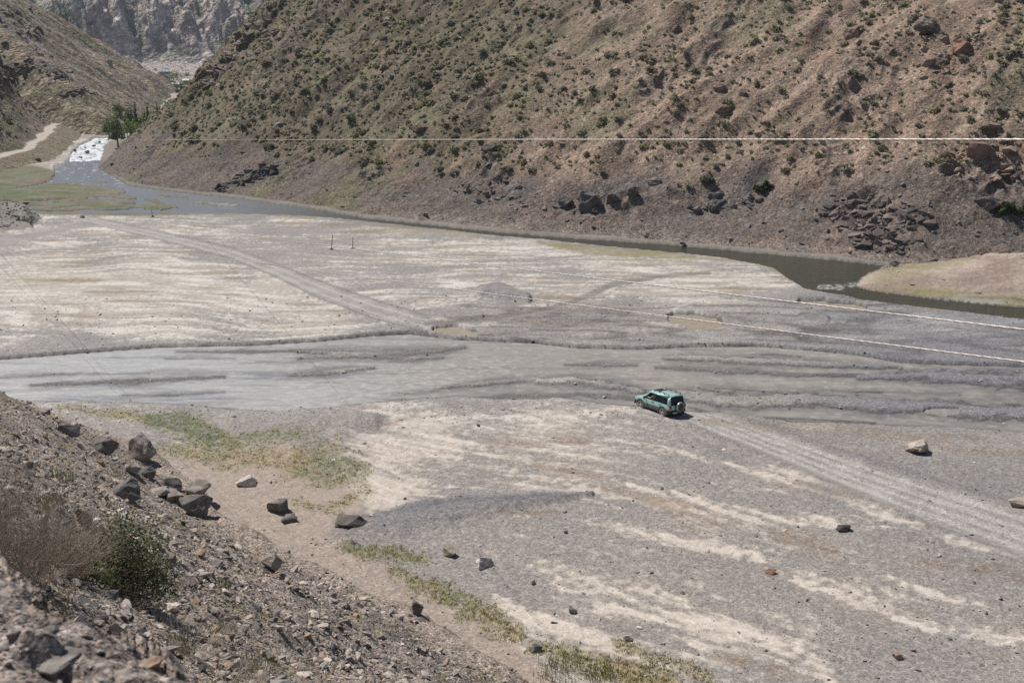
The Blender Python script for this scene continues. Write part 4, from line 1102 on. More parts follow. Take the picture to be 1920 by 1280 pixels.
# larger cobbles on river bars and by the far water edge
cand = np.where((BED['PY'] > 560) & (BED['PY'] <= 800) & BED['VIS'] & (BED['Z'] > -0.03))[0]
pk = r.choice(cand, 7000)
size = np.clip(0.035 * r.random(len(pk)) ** -0.45, .03, .2)
V_, F_, C_ = scatter(HULLS, np.stack([BED['X'][pk] + r.normal(size=len(pk)) * .08, BED['Y'][pk] + r.normal(size=len(pk)) * .2, BED['Z'][pk] + size * .05], 1), size, rand_rot(len(pk), r), np.array([(0.27, 0.26, 0.25)]) * (0.8 + 1.1 * r.random((len(pk), 1)) ** 2))
tag(mesh_np('river_cobbles', V_, F_, M_RUBBLE, C_, smooth=False), 'grey cobbles on the bars of the braided river', 'cobbles', kind='stuff')

# stones on the hillside
def hill_points(n):
    px = r.uniform(150, 2080, n); a = (px - 960) / FPX
    rr = np.sqrt(r.uniform(118 ** 2, 300 ** 2, n)); x = a / np.sqrt(a * a + 1) * rr; y = rr / np.sqrt(a * a + 1)
    zz = z_hill(x, y)
    pp, qq = project(x, y, zz)
    k = (zz > 0.5) & (qq > -30) & (qq < 520)
    return x[k], y[k], zz[k], pp[k], qq[k]
x, y, zz, pp, qq = hill_points(60000)
_, _, w_, ol, tl = hill_zone(x, y, zz)
dens = 0.10 + 0.55 * sst(.0, .4, fbm(x / 7, y / 7, 3, 411)) * (1 - .6 * ol) + .22 * tl
dens += .35 * sst(.15, .45, fbm(x / 13, y / 13, 3, 61))
dens = dens + 1.0 * tl * sst(780, 980, pp) * sst(-.12, .2, fbm(x / 8, y / 5, 3, 413)) * sst(1.0, 2.5, zz)
k = r.random(len(x)) < dens
x, y, zz, tl = x[k], y[k], zz[k], tl[k]
size = np.clip(0.10 * r.random(len(x)) ** -0.40, .10, .8)
cc = stone_colors(len(x), r) * 1.05
cc = lerp(cc, np.array((0.15, 0.14, 0.135)) * (0.5 + 1.2 * r.random((len(x), 1))), (tl * .8)[:, None])
V_, F_, C_ = scatter(HULLS, np.stack([x, y, zz], 1), size, rand_rot(len(x), r), cc)
tag(mesh_np('rubble', V_, F_, M_RUBBLE, C_, smooth=False), 'scattered stones on the brown hillside across the river', 'rubble', kind='stuff')
yv = r.uniform(560, 980, 2600); xv = -yv * r.uniform(.24, .34, 2600)
size = np.clip(.35 * r.random(2600) ** -.45, .35, 2.4)
V_, F_, C_ = scatter(HULLS, np.stack([xv, yv, z_flat(xv, yv)], 1), size, rand_rot(2600, r), np.array([(0.36, 0.305, 0.275)]) * (.6 + .8 * r.random((2600, 1))))
tag(mesh_np('rubble', V_, F_, M_RUBBLE, C_, smooth=False), 'pinkish rock debris over the plain behind the village', 'rubble', kind='stuff')
# boulder rubble heap at the left end of the bed
cand = np.where((BED['PX'] < 85) & (BED['PX'] > -60) & (BED['PY'] > 384) & (BED['PY'] < 442) & (BED['Z'] > 0.6))[0]
if len(cand):
    pk = r.choice(cand, 420)
    size = np.clip(0.16 * r.random(420) ** -0.4, .15, .9)
    V_, F_, C_ = scatter(HULLS, np.stack([BED['X'][pk], BED['Y'][pk], BED['Z'][pk]], 1), size, rand_rot(420, r), stone_colors(420, r) * .8)
    tag(mesh_np('rubble', V_, F_, M_RUBBLE, C_, smooth=False), 'dark rubble heap at the left edge of the flats', 'rubble', kind='stuff')
# rocks in the rapids and along the upper banks
for px, py, w, h, sd_, lab in [(163,287,9,6,170,'largest dark rock in the white rapids'), (140,284,7,5,171,'dark rock at the left of the white rapids'), (176,275,6,4,172,'small dark rock at the head of the rapids'), (186,268,6,4,176,'small grey rock splitting the upper rapids'), (158,279,6,4,177,'small rock in the middle of the white rapids'), (150,297,7,4,173,'low dark rock at the foot of the rapids'), (212,262,7,4,174,'grey rock on the bank by the rapids'), (70,302,10,6,175,'grey rock on the bank below the dirt road')]:
    put_boulder(px, py, w, h, sd_, DK, lab, sink=.2, detail=1)

# ------------------------------------------------------------------ shrubs
def leaf_cloud(n, seed, rad=(1, 1, .8), leaf=.16, shell=.55, asp=1.0, clump=7):
    """many small leaf faces in lumpy masses; returns verts and quads, unit size, base at z = 0"""
    q = np.random.default_rng(seed)
    cen = q.normal(size=(clump, 3)); cen /= np.linalg.norm(cen, axis=1)[:, None]
    cen[:, 2] = np.abs(cen[:, 2]) * .9
    cen *= q.uniform(.35, .72, (clump, 1))
    k = q.integers(0, clump, n)
    d = q.normal(size=(n, 3)); d /= np.linalg.norm(d, axis=1)[:, None]
    p = cen[k] + d * (q.random((n, 1)) ** .45) * q.uniform(.28, .5, clump)[k][:, None]
    p[:, 2] = np.abs(p[:, 2])
    p *= np.asarray(rad)
    u = q.normal(size=(n, 3)); u /= np.linalg.norm(u, axis=1)[:, None]
    t = q.normal(size=(n, 3)); v = np.cross(u, t); v /= np.linalg.norm(v, axis=1)[:, None]
    s_ = leaf * q.uniform(.6, 1.3, (n, 1))
    V = np.stack([p - u * s_ * asp - v * s_, p + u * s_ * asp - v * s_ * .6, p + u * s_ * asp * .8 + v * s_, p - u * s_ * asp + v * s_ * .7], 1).reshape(-1, 3)
    V[:, 2] = np.maximum(V[:, 2], -.05)
    return V, np.arange(n * 4).reshape(n, 4), k

def leaf_colors(n, k, seed, base, var=.25):
    q = np.random.default_rng(seed)
    cc = 1 + var * q.normal(size=(int(k.max()) + 1, 1)) * .6
    c = np.asarray(base)[None] * cc[k] * q.uniform(1 - var, 1 + var, (n, 1))
    return np.repeat(np.clip(c, .01, 1), 4, 0)

shrub_kinds = [('grey green', (0.31, 0.295, 0.215)), ('dark green', (0.215, 0.22, 0.135)), ('olive', (0.335, 0.305, 0.18)), ('pale sage', (0.38, 0.35, 0.27))]
SHRUB = {}
for ki, (kn, kc) in enumerate(shrub_kinds):
    SHRUB[ki] = []
    for j in range(3):
        V, F, kk = leaf_cloud(230, 600 + ki * 10 + j, (1, 1, 1.0), .115)
        SHRUB[ki].append((V, F, leaf_colors(230, kk, 650 + ki * 10 + j, kc)))

x, y, zz, pp, qq = hill_points(80000)
_, _, w_, ol, tl = hill_zone(x, y, zz)
cl = fbm(x / 9, y / 9, 3, 421)
dens = (0.13 + 0.26 * sst(-.15, .35, cl) + .12 * ol) * (1 - tl) ** 2
dens *= 1 - .75 * np.exp(-(((pp - 1080) / 170) ** 2 + ((qq - 55) / 50) ** 2))
k = r.random(len(x)) < dens * 1.0
x, y, zz, pp, qq, ol = x[k], y[k], zz[k], pp[k], qq[k], ol[k]
rad = np.clip(0.27 * r.random(len(x)) ** -0.36, .27, .92) * (1 + .15 * ol)
kind = np.where(r.random(len(x)) < .18, 2, np.where(r.random(len(x)) < .30, 1, np.where(r.random(len(x)) < .25, 3, 0)))
dist = np.sqrt(x * x + y * y)
inframe = (pp > -5) & (pp < 1925) & (qq > -4)
order = np.argsort(-(rad / dist) * inframe)
big = order[:290]; rest = order[290:]
meshes = {}
def zone_name(p, q):
    a = 'left part of the hillside' if p < 640 else ('middle of the hillside' if p < 1230 else 'right half of the hillside')
    return 'on the ' + a + (', above the cable' if q < 262 else ', below the cable')
for i in big:
    ki = int(kind[i]); j = int(r.integers(0, 3))
    if (ki, j) not in meshes:
        V, F, c = SHRUB[ki][j]
        o = mesh_np('shrub', V, F, M_LEAF, c, smooth=False); meshes[(ki, j)] = o
    else:
        o = meshes[(ki, j)].copy(); COL.objects.link(o)
    o.location = (x[i], y[i], zz[i] - .05); s_ = float(rad[i])
    o.scale = (s_ * r.uniform(.9, 1.25), s_ * r.uniform(.9, 1.2), s_ * r.uniform(.85, 1.2)); o.rotation_euler = (0, 0, r.uniform(0, 6.28))
    tag(o, f'low {shrub_kinds[ki][0]} shrub ' + zone_name(pp[i], qq[i]), 'shrub', f'{shrub_kinds[ki][0]} shrubs ' + zone_name(pp[i], qq[i]))
small = []
for j in range(6):
    V, F, kk = leaf_cloud(64, 700 + j, (1, 1, 1.0), .19)
    small.append((V, F))
cc = np.array([k_[1] for k_ in shrub_kinds])[kind[rest]] * r.uniform(.7, 1.3, (len(rest), 1))
rz = rand_rot(len(rest), r, .15)
V_, F_, C_ = scatter(small, np.stack([x[rest], y[rest], zz[rest] - .04], 1), rad[rest], rz, cc)
C_ = C_ * np.repeat(r.uniform(.75, 1.25, (len(C_) // 4, 1)), 4, 0)
tag(mesh_np('shrubbery', V_, F_, M_LEAF, C_, smooth=False), 'hundreds of small grey green tufts over the brown hillside', 'shrubs', kind='stuff')
print('shrubs', len(x), 'small', len(rest))
# stones on the near left spur
px = r.uniform(-40, 340, 7000); a = (px - 960) / FPX; rr = r.uniform(215, 400, 7000)
x = a / np.sqrt(a * a + 1) * rr; y = rr / np.sqrt(a * a + 1); zz = z_left(x, y)
k = (zz > 3.8) & (r.random(7000) < .6 * sst(-.1, .35, fbm(x / 7, y / 7, 3, 433)) + .1)
x, y, zz = x[k], y[k], zz[k]
V_, F_, C_ = scatter(HULLS, np.stack([x, y, zz], 1), np.clip(.22 * r.random(len(x)) ** -.42, .22, 1.8), rand_rot(len(x), r), stone_colors(len(x), r) * .72)
tag(mesh_np('rubble', V_, F_, M_RUBBLE, C_, smooth=False), 'dark broken stones on the rocky spur above the dirt road', 'rubble', kind='stuff')
# tufts on the left slopes
px = r.uniform(-40, 340, 9000); a = (px - 960) / FPX; rr = r.uniform(215, 345, 9000)
x = a / np.sqrt(a * a + 1) * rr; y = rr / np.sqrt(a * a + 1); zz = z_left(x, y)
k = (zz > 3.5) & (r.random(9000) < .35 * sst(-.2, .3, fbm(x / 9, y / 9, 3, 431)) + .03)
x, y, zz = x[k], y[k], zz[k]
V_, F_, C_ = scatter(small, np.stack([x, y, zz], 1), np.clip(.3 * r.random(len(x)) ** -.35, .3, 1.2), rand_rot(len(x), r, .15), np.array([(0.10, 0.11, 0.06)]) * r.uniform(.7, 1.3, (len(x), 1)))
tag(mesh_np('shrubbery', V_, F_, M_LEAF, C_, smooth=False), 'green tufts scattered on the dark rocky spur', 'shrubs', kind='stuff')
big_bush = [(1900,400,60,46,'bright green bush at the right edge of the lower slope',(0.085,0.115,0.035)), (1435,355,40,26,'dark green bush on the lower slope above the round grey boulder',(0.075,0.095,0.04)), (1325,340,34,26,'grey green bush at the foot of the shrub zone',(0.10,0.115,0.06)), (1735,66,26,20,'dark round bush below the pale slanting slab',(0.075,0.09,0.045))]
for i, (px, py, w, h, lab, c) in enumerate(big_bush):
    p = hit(px, py); mpp = p.y / FPX
    V, F, kk = leaf_cloud(420, 760 + i, (1, .9, .8 * 2 * h / w * .8), .09)
    o = mesh_np('bush', V * w * .5 * mpp * 1.1, F, M_LEAF, leaf_colors(420, kk, 770 + i, c), smooth=False)
    o.location = (p.x, p.y, p.z - .1); tag(o, lab, 'bush')

# ------------------------------------------------------------------ trees and village up the valley
def tube(bm_pts, radii, sides=6):
    """tapered tube through points"""
    P = [Vector(p) for p in bm_pts]; V = []; F = []
    for i, p in enumerate(P):
        t = (P[min(i + 1, len(P) - 1)] - P[max(i - 1, 0)]).normalized()
        a_ = t.orthogonal().normalized() if abs(t.z) > .9 else t.cross(Vector((0, 0, 1))).normalized(); b_ = t.cross(a_)
        for j in range(sides):
            an = 2 * math.pi * j / sides
            V.append(p + (a_ * math.cos(an) + b_ * math.sin(an)) * radii[i])
    for i in range(len(P) - 1):
        for j in range(sides):
            F.append((i * sides + j, i * sides + (j + 1) % sides, (i + 1) * sides + (j + 1) % sides, (i + 1) * sides + j))
    return np.array([v[:] for v in V]), np.array(F)

def join(parts):
    Vs, Fs, o_ = [], [], 0
    for V, F in parts:
        Vs.append(V); Fs.append(F + o_); o_ += len(V)
    return np.concatenate(Vs), np.concatenate(Fs)

def make_tree(name, label, loc, h, w, color, seed, group, poplar=False, n=520):
    q = random.Random(seed)
    root = empty(name, loc, q.uniform(0, 6)); tag(root, label, 'tree', group)
    tr = [tube([(0, 0, -.3), (q.uniform(-.1, .1), 0, h * .3), (q.uniform(-.2, .2), q.uniform(-.2, .2), h * .85)], [h * .022, h * .016, h * .006])]
    for i in range(5):
        z0 = h * q.uniform(.2, .55); an = q.uniform(0, 6.28); L = w * q.uniform(.25, .45)
        tr.append(tube([(0, 0, z0), (math.cos(an) * L * .5, math.sin(an) * L * .5, z0 + L * (.9 if poplar else .5)), (math.cos(an) * L * .8, math.sin(an) * L * .8, z0 + L * (2 if poplar else .9))], [h * .009, h * .006, h * .003], 5))
    V, F = join(tr); mesh_np('trunk', V, F, M_BARK, parent=root)
    V, F, kk = leaf_cloud(n, seed, (w * .62, w * .62, h * .86), 1, clump=16 if poplar else 13)
    # shrink the unit leaves back to leaf-clump size
    c4 = V.reshape(-1, 4, 3); m = c4.mean(1, keepdims=True)
    V = (m + (c4 - m) * (0.035 * h ** .6 + .07)).reshape(-1, 3)
    V[:, 2] = V[:, 2] * .95 + h * (.10 if poplar else .16)
    mesh_np('crown', V, F, M_LEAF2, leaf_colors(n, kk, seed + 1, color, .3), smooth=False, parent=root)
    return root

def ground_at(px, py, r_):
    p = at(px, py, r_)
    g = max(float(f(np.array([p.x]), np.array([p.y]))[0]) for f in (z_flat, z_hill, z_left, z_left_far))
    return Vector((p.x, p.y, g))
PG, DG, LG = (0.16, 0.215, 0.09), (0.115, 0.165, 0.07), (0.21, 0.29, 0.09)
tlist = [(220,256,282,54,30,DG,'tall dark willow at the near end of the valley grove',0), (238,250,292,34,34,LG,'bright green rounded tree right of the tall willow',0), (262,243,305,28,34,LG,'low bright green tree in the valley grove middle',0),
 (203,236,310,26,24,PG,'small tree behind the dirt road end',0), (283,236,318,24,24,PG,'green tree by the spur foot in the grove',0), (244,238,330,44,22,DG,'dark broad tree among the poplars',0), (268,230,335,30,18,PG,'mid green tree among the poplars',0), (290,222,345,28,20,PG,'grey green tree between two poplars',0), (226,226,345,26,26,DG,'dark tree against the spur at the grove back',0),
 (256,236,334,48,8,DG,'leftmost tall thin poplar of the grove',1), (278,227,340,38,7,DG,'second tall thin poplar, standing clear',1), (295,216,352,30,6,DG,'third thin poplar of the grove',1), (300,216,354,26,5,DG,'slim poplar close beside the third one',1), (311,206,362,24,6,DG,'rightmost small poplar against the spur foot',1)]
for i, (px, py, r_, hp, wp, c, lab, pop) in enumerate(tlist):
    p = ground_at(px, py, r_); m = r_ / FPX
    pz = at(px, py, r_).z
    hh = max(hp * m + max(0, pz - p.z), 2.5)
    make_tree('poplar' if pop else 'tree', lab, p, hh, wp * m, c, 800 + 7 * i, 'poplars in the valley mouth' if pop else 'trees in the valley mouth', bool(pop), 420 if pop else 620)
vill = [(318,152,24,30),(332,150,20,24),(304,147,16,20),(340,166,20,18),(350,162,16,16),(328,166,18,18),(322,158,14,20),(352,146,12,14),(346,172,14,14),(310,152,16,20),(336,174,14,14)]
for i, (px, py, hp, wp) in enumerate(vill):
    g = gp(px, py, 2.4); p = Vector((g[0], g[1], z_flat(0, g[1]))); m = math.hypot(*g) / FPX
    make_tree('tree', ['dark green', 'mid green'][i % 2] + ' leafy tree in the distant village grove', p, hp * m, wp * m, DG if i % 2 == 0 else PG, 900 + 5 * i, ['dark green', 'mid green'][i % 2] + ' trees of the distant village', False, 460)

def box(bm, cx, cy, cz, sx_, sy_, sz_, M=None):
    m = Matrix.Translation((cx, cy, cz)) @ Matrix.Diagonal((sx_, sy_, sz_, 1))
    if M is not None: m = M @ m
    bmesh.ops.create_cube(bm, size=1.0, matrix=m)

M_WALL = plain_mat('mud_plaster', (0.42, 0.36, 0.30), .9, vary=.15)
M_ROOFW = plain_mat('pale_sheet_roof', (0.66, 0.62, 0.56), .5)
M_ROOFB = plain_mat('blue_sheet_roof', (0.10, 0.26, 0.50), .45)
M_ROOFT = plain_mat('turquoise_sheet_roof', (0.35, 0.62, 0.60), .3)
M_DARK = plain_mat('dark_opening', (0.03, 0.03, 0.03), .6)
def house(label, loc, w, d, h, roof, rz=0.0, nwin=2):
    root = empty('house', loc, rz); tag(root, label, 'house', None)
    bm = bmesh.new(); box(bm, 0, 0, h / 2 - .3, w, d, h + .6); obj_from_bm('wall', bm, M_WALL, root)
    bm = bmesh.new()
    e, hh = .3, h + .7
    pts = [(-w / 2 - e, -d / 2 - e, h), (w / 2 + e, -d / 2 - e, h), (w / 2 + e, d / 2 + e, h), (-w / 2 - e, d / 2 + e, h), (-w / 2 - e, 0, hh), (w / 2 + e, 0, hh)]
    vs = [bm.verts.new(p) for p in pts]
    for f in [(0, 1, 5, 4), (2, 3, 4, 5), (0, 4, 3), (1, 2, 5), (3, 2, 1, 0)]: bm.faces.new([vs[i] for i in f])
    obj_from_bm('roof', bm, roof, root)
    for i in range(nwin):
        bm = bmesh.new(); box(bm, -w / 2 + w * (i + .8) / (nwin + 1), -d / 2 - .02, h * .55, .6, .08, h * .4); obj_from_bm('window', bm, M_DARK, root)
    bm = bmesh.new(); box(bm, w * .36, -d / 2 - .02, h * .42, .6, .08, h * .84); obj_from_bm('door', bm, M_DARK, root)
    return root
for px, py, w, h, roof, lab in [(311,138,3.8,1.5,M_ROOFB,'small house with blue roof behind the village grove'), (389,136,6.0,1.8,M_ROOFW,'long pale house alone on the rubble plain'), (332,160,5,1.7,M_ROOFW,'pale roofed house in the village grove'), (351,153,4,1.6,M_ROOFW,'small pale roofed house right of the grove'), (346,163,4,1.5,M_WALL,'low mud house at the grove edge'), (277,135,2.4,1.3,M_ROOFB,'tiny blue roofed hut by the smooth slope')]:
    gx, gy = gp(px, py, 3.0)
    gz = float(max(z_flat(0, gy), z_left_far(np.array([gx]), np.array([gy]))[0]))
    house(lab, (gx, gy, gz), w, 3.4, h, roof, .1, 3 if w > 7 else 2)
p = hit(207, 123)
sr = empty('shed', p, .4); tag(sr, 'tiny shed with bright turquoise roof on the smooth slope', 'shed')
bm = bmesh.new(); box(bm, 0, 0, .5, 1.7, 1.3, 1.9); obj_from_bm('wall', bm, M_WALL, sr)
bm = bmesh.new(); box(bm, 0, 0, 1.55, 2.2, 1.8, .16, Matrix.Rotation(-.25, 4, 'X')); obj_from_bm('roof', bm, M_ROOFT, sr)

# ------------------------------------------------------------------ foreground plants
def twig_bush(n, seed, rad, height, spread=1.0, base=.12, rr=.006, forks=2):
    q = random.Random(seed); parts = []
    for i in range(n):
        an = q.uniform(0, 6.28); b = q.random() ** .5
        p0 = Vector((math.cos(an) * base * b, math.sin(an) * base * b, -.08))
        lean = q.uniform(.1, 1.0) * spread
        d = Vector((math.cos(an) * lean, math.sin(an) * lean, 1)).normalized()
        L = height * q.uniform(.55, 1.05); pts = [p0]; p = p0.copy()
        for s_ in range(4):
            d = (d + Vector((q.uniform(-.35, .35), q.uniform(-.35, .35), q.uniform(-.2, .15)))).normalized()
            p = p + d * L / 4; pts.append(p.copy())
        parts.append(tube(pts, [rr, rr * .8, rr * .62, rr * .45, rr * .25], 3))
        for f in range(forks):
            k = q.randint(1, 3); p = pts[k].copy(); e = (d + Vector((q.uniform(-1, 1), q.uniform(-1, 1), q.uniform(-.3, .7)))).normalized(); pp_ = [p.copy()]
            for s_ in range(2):
                e = (e + Vector((q.uniform(-.4, .4), q.uniform(-.4, .4), q.uniform(-.2, .3)))).normalized(); p = p + e * L * q.uniform(.14, .24); pp_.append(p.copy())
            parts.append(tube(pp_, [rr * .55, rr * .4, rr * .2], 3))
    return join(parts)

M_DRY = plain_mat('dry_stems', (0.30, 0.245, 0.185), .85, vary=.25, scale=2.0)
M_PALE = plain_mat('bleached_twigs', (0.42, 0.35, 0.27), .85, vary=.25, scale=2.0)
M_GREEN = plain_mat('green_blades', (0.30, 0.30, 0.14), .7, vary=.3, scale=1.0)
M_FLOWY = plain_mat('yellow_petals', (0.70, 0.40, 0.03), .6)
M_FLOWP = plain_mat('pink_petals', (0.75, 0.25, 0.35), .6)
def near_hit(px, py):
    for rr_ in np.geomspace(6, 90, 3000):
        p = at(px, py, rr_)
        if p.z <= float(z_near(np.array([p.x]), np.array([p.y]))[0]): return p
    return at(px, py, 15)
def NP(pts): return None
for i, (px, py, wp, hp, lab) in enumerate([(40,1085,240,200,'big dry grey brown bush at the left edge'), (118,1080,150,130,'dry twiggy bush leaning on the left of the green bush'), (-40,1010,200,170,'dry bush cut by the left edge of the view')]):
    p = near_hit(px, py); m = (p - Vector((0, 0, H))).length / FPX
    V, F = twig_bush(380, 1000 + i, wp * m * .5, hp * m, 1.15, wp * m * .2, .0045, 3)
    o = mesh_np('dry_bush', V, F, M_DRY); o.location = p; tag(o, lab, 'bush')
p = near_hit(238, 1112); m = (p - Vector((0, 0, H))).length / FPX
gb = empty('green_bush', p); tag(gb, 'dark green leafy bush with pink flowers on the scree', 'bush')
V, F = twig_bush(90, 1010, 80 * m, 140 * m, .8, 20 * m, .006, 3); mesh_np('branches', V, F, M_TWIG, parent=gb)
V, F, kk = leaf_cloud(7000, 1011, (108 * m, 90 * m, 200 * m), .05, clump=24)
c4 = V.reshape(-1, 4, 3); mm = c4.mean(1, keepdims=True); V = (mm + (c4 - mm) * .5).reshape(-1, 3)
mesh_np('leaves', V, F, M_LEAF, leaf_colors(7000, kk, 1012, (0.21, 0.24, 0.12), .35), smooth=False, parent=gb)
q = random.Random(3)
for i in range(6):
    bm = bmesh.new()
    for k in range(5):
        an = k * 1.257; bmesh.ops.create_uvsphere(bm, u_segments=6, v_segments=4, radius=.011, matrix=Matrix.Translation((math.cos(an) * .014, math.sin(an) * .014, 0)) @ Matrix.Diagonal((1, 1, .45, 1)))
    o = obj_from_bm('flower', bm, M_FLOWP, gb, True)
    o.location = (q.uniform(-80, 80) * m, -q.uniform(40, 75) * m, q.uniform(60, 150) * m); o.rotation_euler = (1.0, 0, q.uniform(-1, 1))
p = near_hit(160, 1090); m = (p - Vector((0, 0, H))).length / FPX
V, F, kk = leaf_cloud(1500, 1015, (60 * m, 50 * m, 70 * m), .05, clump=10); c4 = V.reshape(-1, 4, 3); mm = c4.mean(1, keepdims=True); V = (mm + (c4 - mm) * .5).reshape(-1, 3)
o = mesh_np('low_bush', V, F, M_LEAF, leaf_colors(1500, kk, 1016, (0.14, 0.155, 0.07), .3), smooth=False); o.location = p; tag(o, 'low yellow green plant left of the dark green bush', 'plant')
for i, (px, py, wp, hp, lab) in enumerate([(355,1215,190,90,'tangle of bleached dead twigs below the green bush'), (240,1130,150,60,'dead twigs around the foot of the green bush'), (440,1200,160,70,'sparse bleached twigs on the scree right of the tangle'), (420,1285,200,70,'thin dead stems at the bottom edge')]):
    p = near_hit(px, py); m = (p - Vector((0, 0, H))).length / FPX
    V, F = twig_bush(70, 1020 + i, wp * m * .5, hp * m, 2.4, wp * m * .22, .0048, 3)
    o = mesh_np('dead_twigs', V, F, M_PALE); o.location = p; tag(o, lab, 'twigs')
def grass_tuft(n, seed, rad, h, wd=.006):
    q = random.Random(seed); V = []; F = []
    for i in range(n):
        an = q.uniform(0, 6.28); b = q.random() ** .6 * rad; x0, y0 = math.cos(an) * b, math.sin(an) * b
        lx_, ly_ = q.uniform(-.5, .5), q.uniform(-.5, .5); hh = h * q.uniform(.5, 1.1); f = q.uniform(0, 3.14); ux, uy = math.cos(f) * wd, math.sin(f) * wd
        k = len(V)
        V += [(x0 - ux, y0 - uy, -.03), (x0 + ux, y0 + uy, -.03), (x0 + lx_ * hh * .35 + ux * .7, y0 + ly_ * hh * .35 + uy * .7, hh * .6), (x0 + lx_ * hh * .35 - ux * .7, y0 + ly_ * hh * .35 - uy * .7, hh * .6), (x0 + lx_ * hh, y0 + ly_ * hh, hh)]
        F += [(k, k + 1, k + 2, k + 3), (k + 3, k + 2, k + 4, k + 4)]
    return np.array(V), np.array([f for f in F if len(set(f)) == 4])
for i, (px, py, wp, hp, lab) in enumerate([(1050,1262,90,40,'pale green grass tuft at the scree foot, right of the dark knobbly rock'), (470,1262,90,50,'grey green tuft low on the scree at the bottom edge'), (408,1190,60,30,'small green tuft among the bleached twigs'), (330,1215,60,36,'green weeds beside the dirt bank hollow'), (1130,1270,60,30,'grass tuft right of the pale green one at the bottom'), (100,900,70,30,'green weeds with yellow flowers high on the scree'), (85,945,60,30,'light green weeds below the yellow flowers'), (410,1100,40,20,'small green tuft on the open scree')]):
    p = near_hit(px, py) if px < 1000 else hit(px, py); m = (p - Vector((0, 0, H))).length / FPX
    V, F = grass_tuft(170, 1040 + i, wp * m * .55, hp * m * .8, .6 * m)
    rt = mesh_np('grass_tuft', V, F, M_GREEN, smooth=False); rt.location = p; tag(rt, lab, 'plant')
    if i == 5:
        for k in range(7):
            bm = bmesh.new(); bmesh.ops.create_icosphere(bm, subdivisions=1, radius=2.2 * m)
            o = obj_from_bm('flower', bm, M_FLOWY, rt, True); o.location = (q.uniform(-40, 40) * m, q.uniform(-20, 20) * m, hp * m * q.uniform(.8, 1.05)); o.scale.z = .5
# low plants over the green patches of the bed
cand = np.where((BED['GR'] > .25) & BED['VIS'])[0]
pk = r.choice(cand, 5000); blades = [grass_tuft(5, 1100 + i, .10, .12, .012) for i in range(6)]
s_ = r.uniform(.5, 1.3, len(pk))
gc = lerp(np.array((0.11, 0.15, 0.045)), np.array((0.25, 0.21, 0.085)), (r.random(len(pk)) * (BED['PX'][pk] > 430) + .15 * r.random(len(pk)))[:, None])
V_, F_, C_ = scatter(blades, np.stack([BED['X'][pk] + r.normal(size=len(pk)) * .1, BED['Y'][pk] + r.normal(size=len(pk)) * .15, BED['Z'][pk]], 1), s_, rand_rot(len(pk), r, .1), gc)
tag(mesh_np('grass', V_, F_, M_LEAF, C_, smooth=False), 'short grass growing in the green patches of the near flat', 'grass', kind='stuff')
# sparse dry grass through the scree
sx, sy, sz = scree_points(2600)
k = fbm(sx / 3 + 8, sy / 3, 4, 353) > -.05
sx, sy, sz = sx[k], sy[k], sz[k]
V_, F_, C_ = scatter(blades, np.stack([sx, sy, sz], 1), r.uniform(.5, 1.6, len(sx)), rand_rot(len(sx), r, .1), lerp(np.array((0.17, 0.17, 0.08)), np.array((0.36, 0.29, 0.18)), r.random((len(sx), 1))))
tag(mesh_np('grass', V_, F_, M_LEAF, C_, smooth=False), 'sparse dry grass growing between the scree stones', 'grass', kind='stuff')

# ------------------------------------------------------------------ cables and stakes
M_CABLE = plain_mat('galvanised_wire', (0.62, 0.55, 0.50), .5, metal=.25, vary=.12)
def cable(label, a_, b_, dia, sag):
    L = (b_ - a_).length; t = 0.0; ts = []
    while t < L:
        ts.append(t); t += max(.045, t * .0026)
    ts.append(L); ts = np.array(ts); u = ts / L
    P = np.array(a_)[None] * (1 - u)[:, None] + np.array(b_)[None] * u[:, None]
    P[:, 2] -= sag * 4 * u * (1 - u)
    d = np.array((b_ - a_).normalized()); sd_ = np.cross(d, (0, 0, 1.0)); sd_ /= np.linalg.norm(sd_); up = np.cross(sd_, d)
    n = 8; an = np.arange(n) * 2 * math.pi / n
    tw = ts * 2 * math.pi / .34
    rr_ = dia / 2 * (0.92 + .12 * np.cos(2 * an))[None, :] * np.ones((len(ts), 1))
    A_ = an[None, :] + tw[:, None]
    V = P[:, None, :] + rr_[..., None] * (np.cos(A_)[..., None] * sd_ + np.sin(A_)[..., None] * up)
    i = (np.arange(len(ts) - 1) * n)[:, None]; j = np.arange(n)[None, :]
    F = np.stack([i + j, i + (j + 1) % n, i + n + (j + 1) % n, i + n + j], -1).reshape(-1, 4)
    o = mesh_np('cable', V.reshape(-1, 3), F, M_CABLE); tag(o, label, 'cable', 'steel cables spanning the valley')
e1 = hit(226, 262)
cable('upper twisted steel cable running level across the hillside', at(2700, 262, 12.5), e1, .034, 0.0)
cable('middle twisted cable, ending by the thin stakes on the flats', at(2250, 657, 14.0), at(-80, 362, 184), .025, 0.35)
cable('lowest twisted cable over the gravel, nearest the car', at(2250, 720, 14.5), at(-60, 408, 160), .025, 0.35)
M_STEEL = plain_mat('rusty_steel', (0.085, 0.065, 0.055), .7, vary=.2)
for px, py, hp, lean, lab in [(621,468,28,.16,'thin leaning stake on the flats, left of the pair'), (661,467,22,.08,'thin straight stake on the flats, right of the pair'), (286,407,13,-.05,'small stake far out on the edge of the flats')]:
    p = hit(px, py); m = p.y / FPX
    st = empty('stake', p); tag(st, lab, 'stake', 'stakes on the flats')
    V, F = tube([(0, 0, -.2), (lean * hp * m * .5, 0, hp * m * .55), (lean * hp * m * .9, 0, hp * m * 1.05)], [.05, .045, .035], 8); mesh_np('pole', V, F, M_STEEL, parent=st)
    hv, hf = hull_mesh(14, 60 + px, (.32, .26, .18), .8); mesh_np('base_block', hv + np.array((0, 0, .08)), hf, M_STEEL, parent=st, smooth=False)

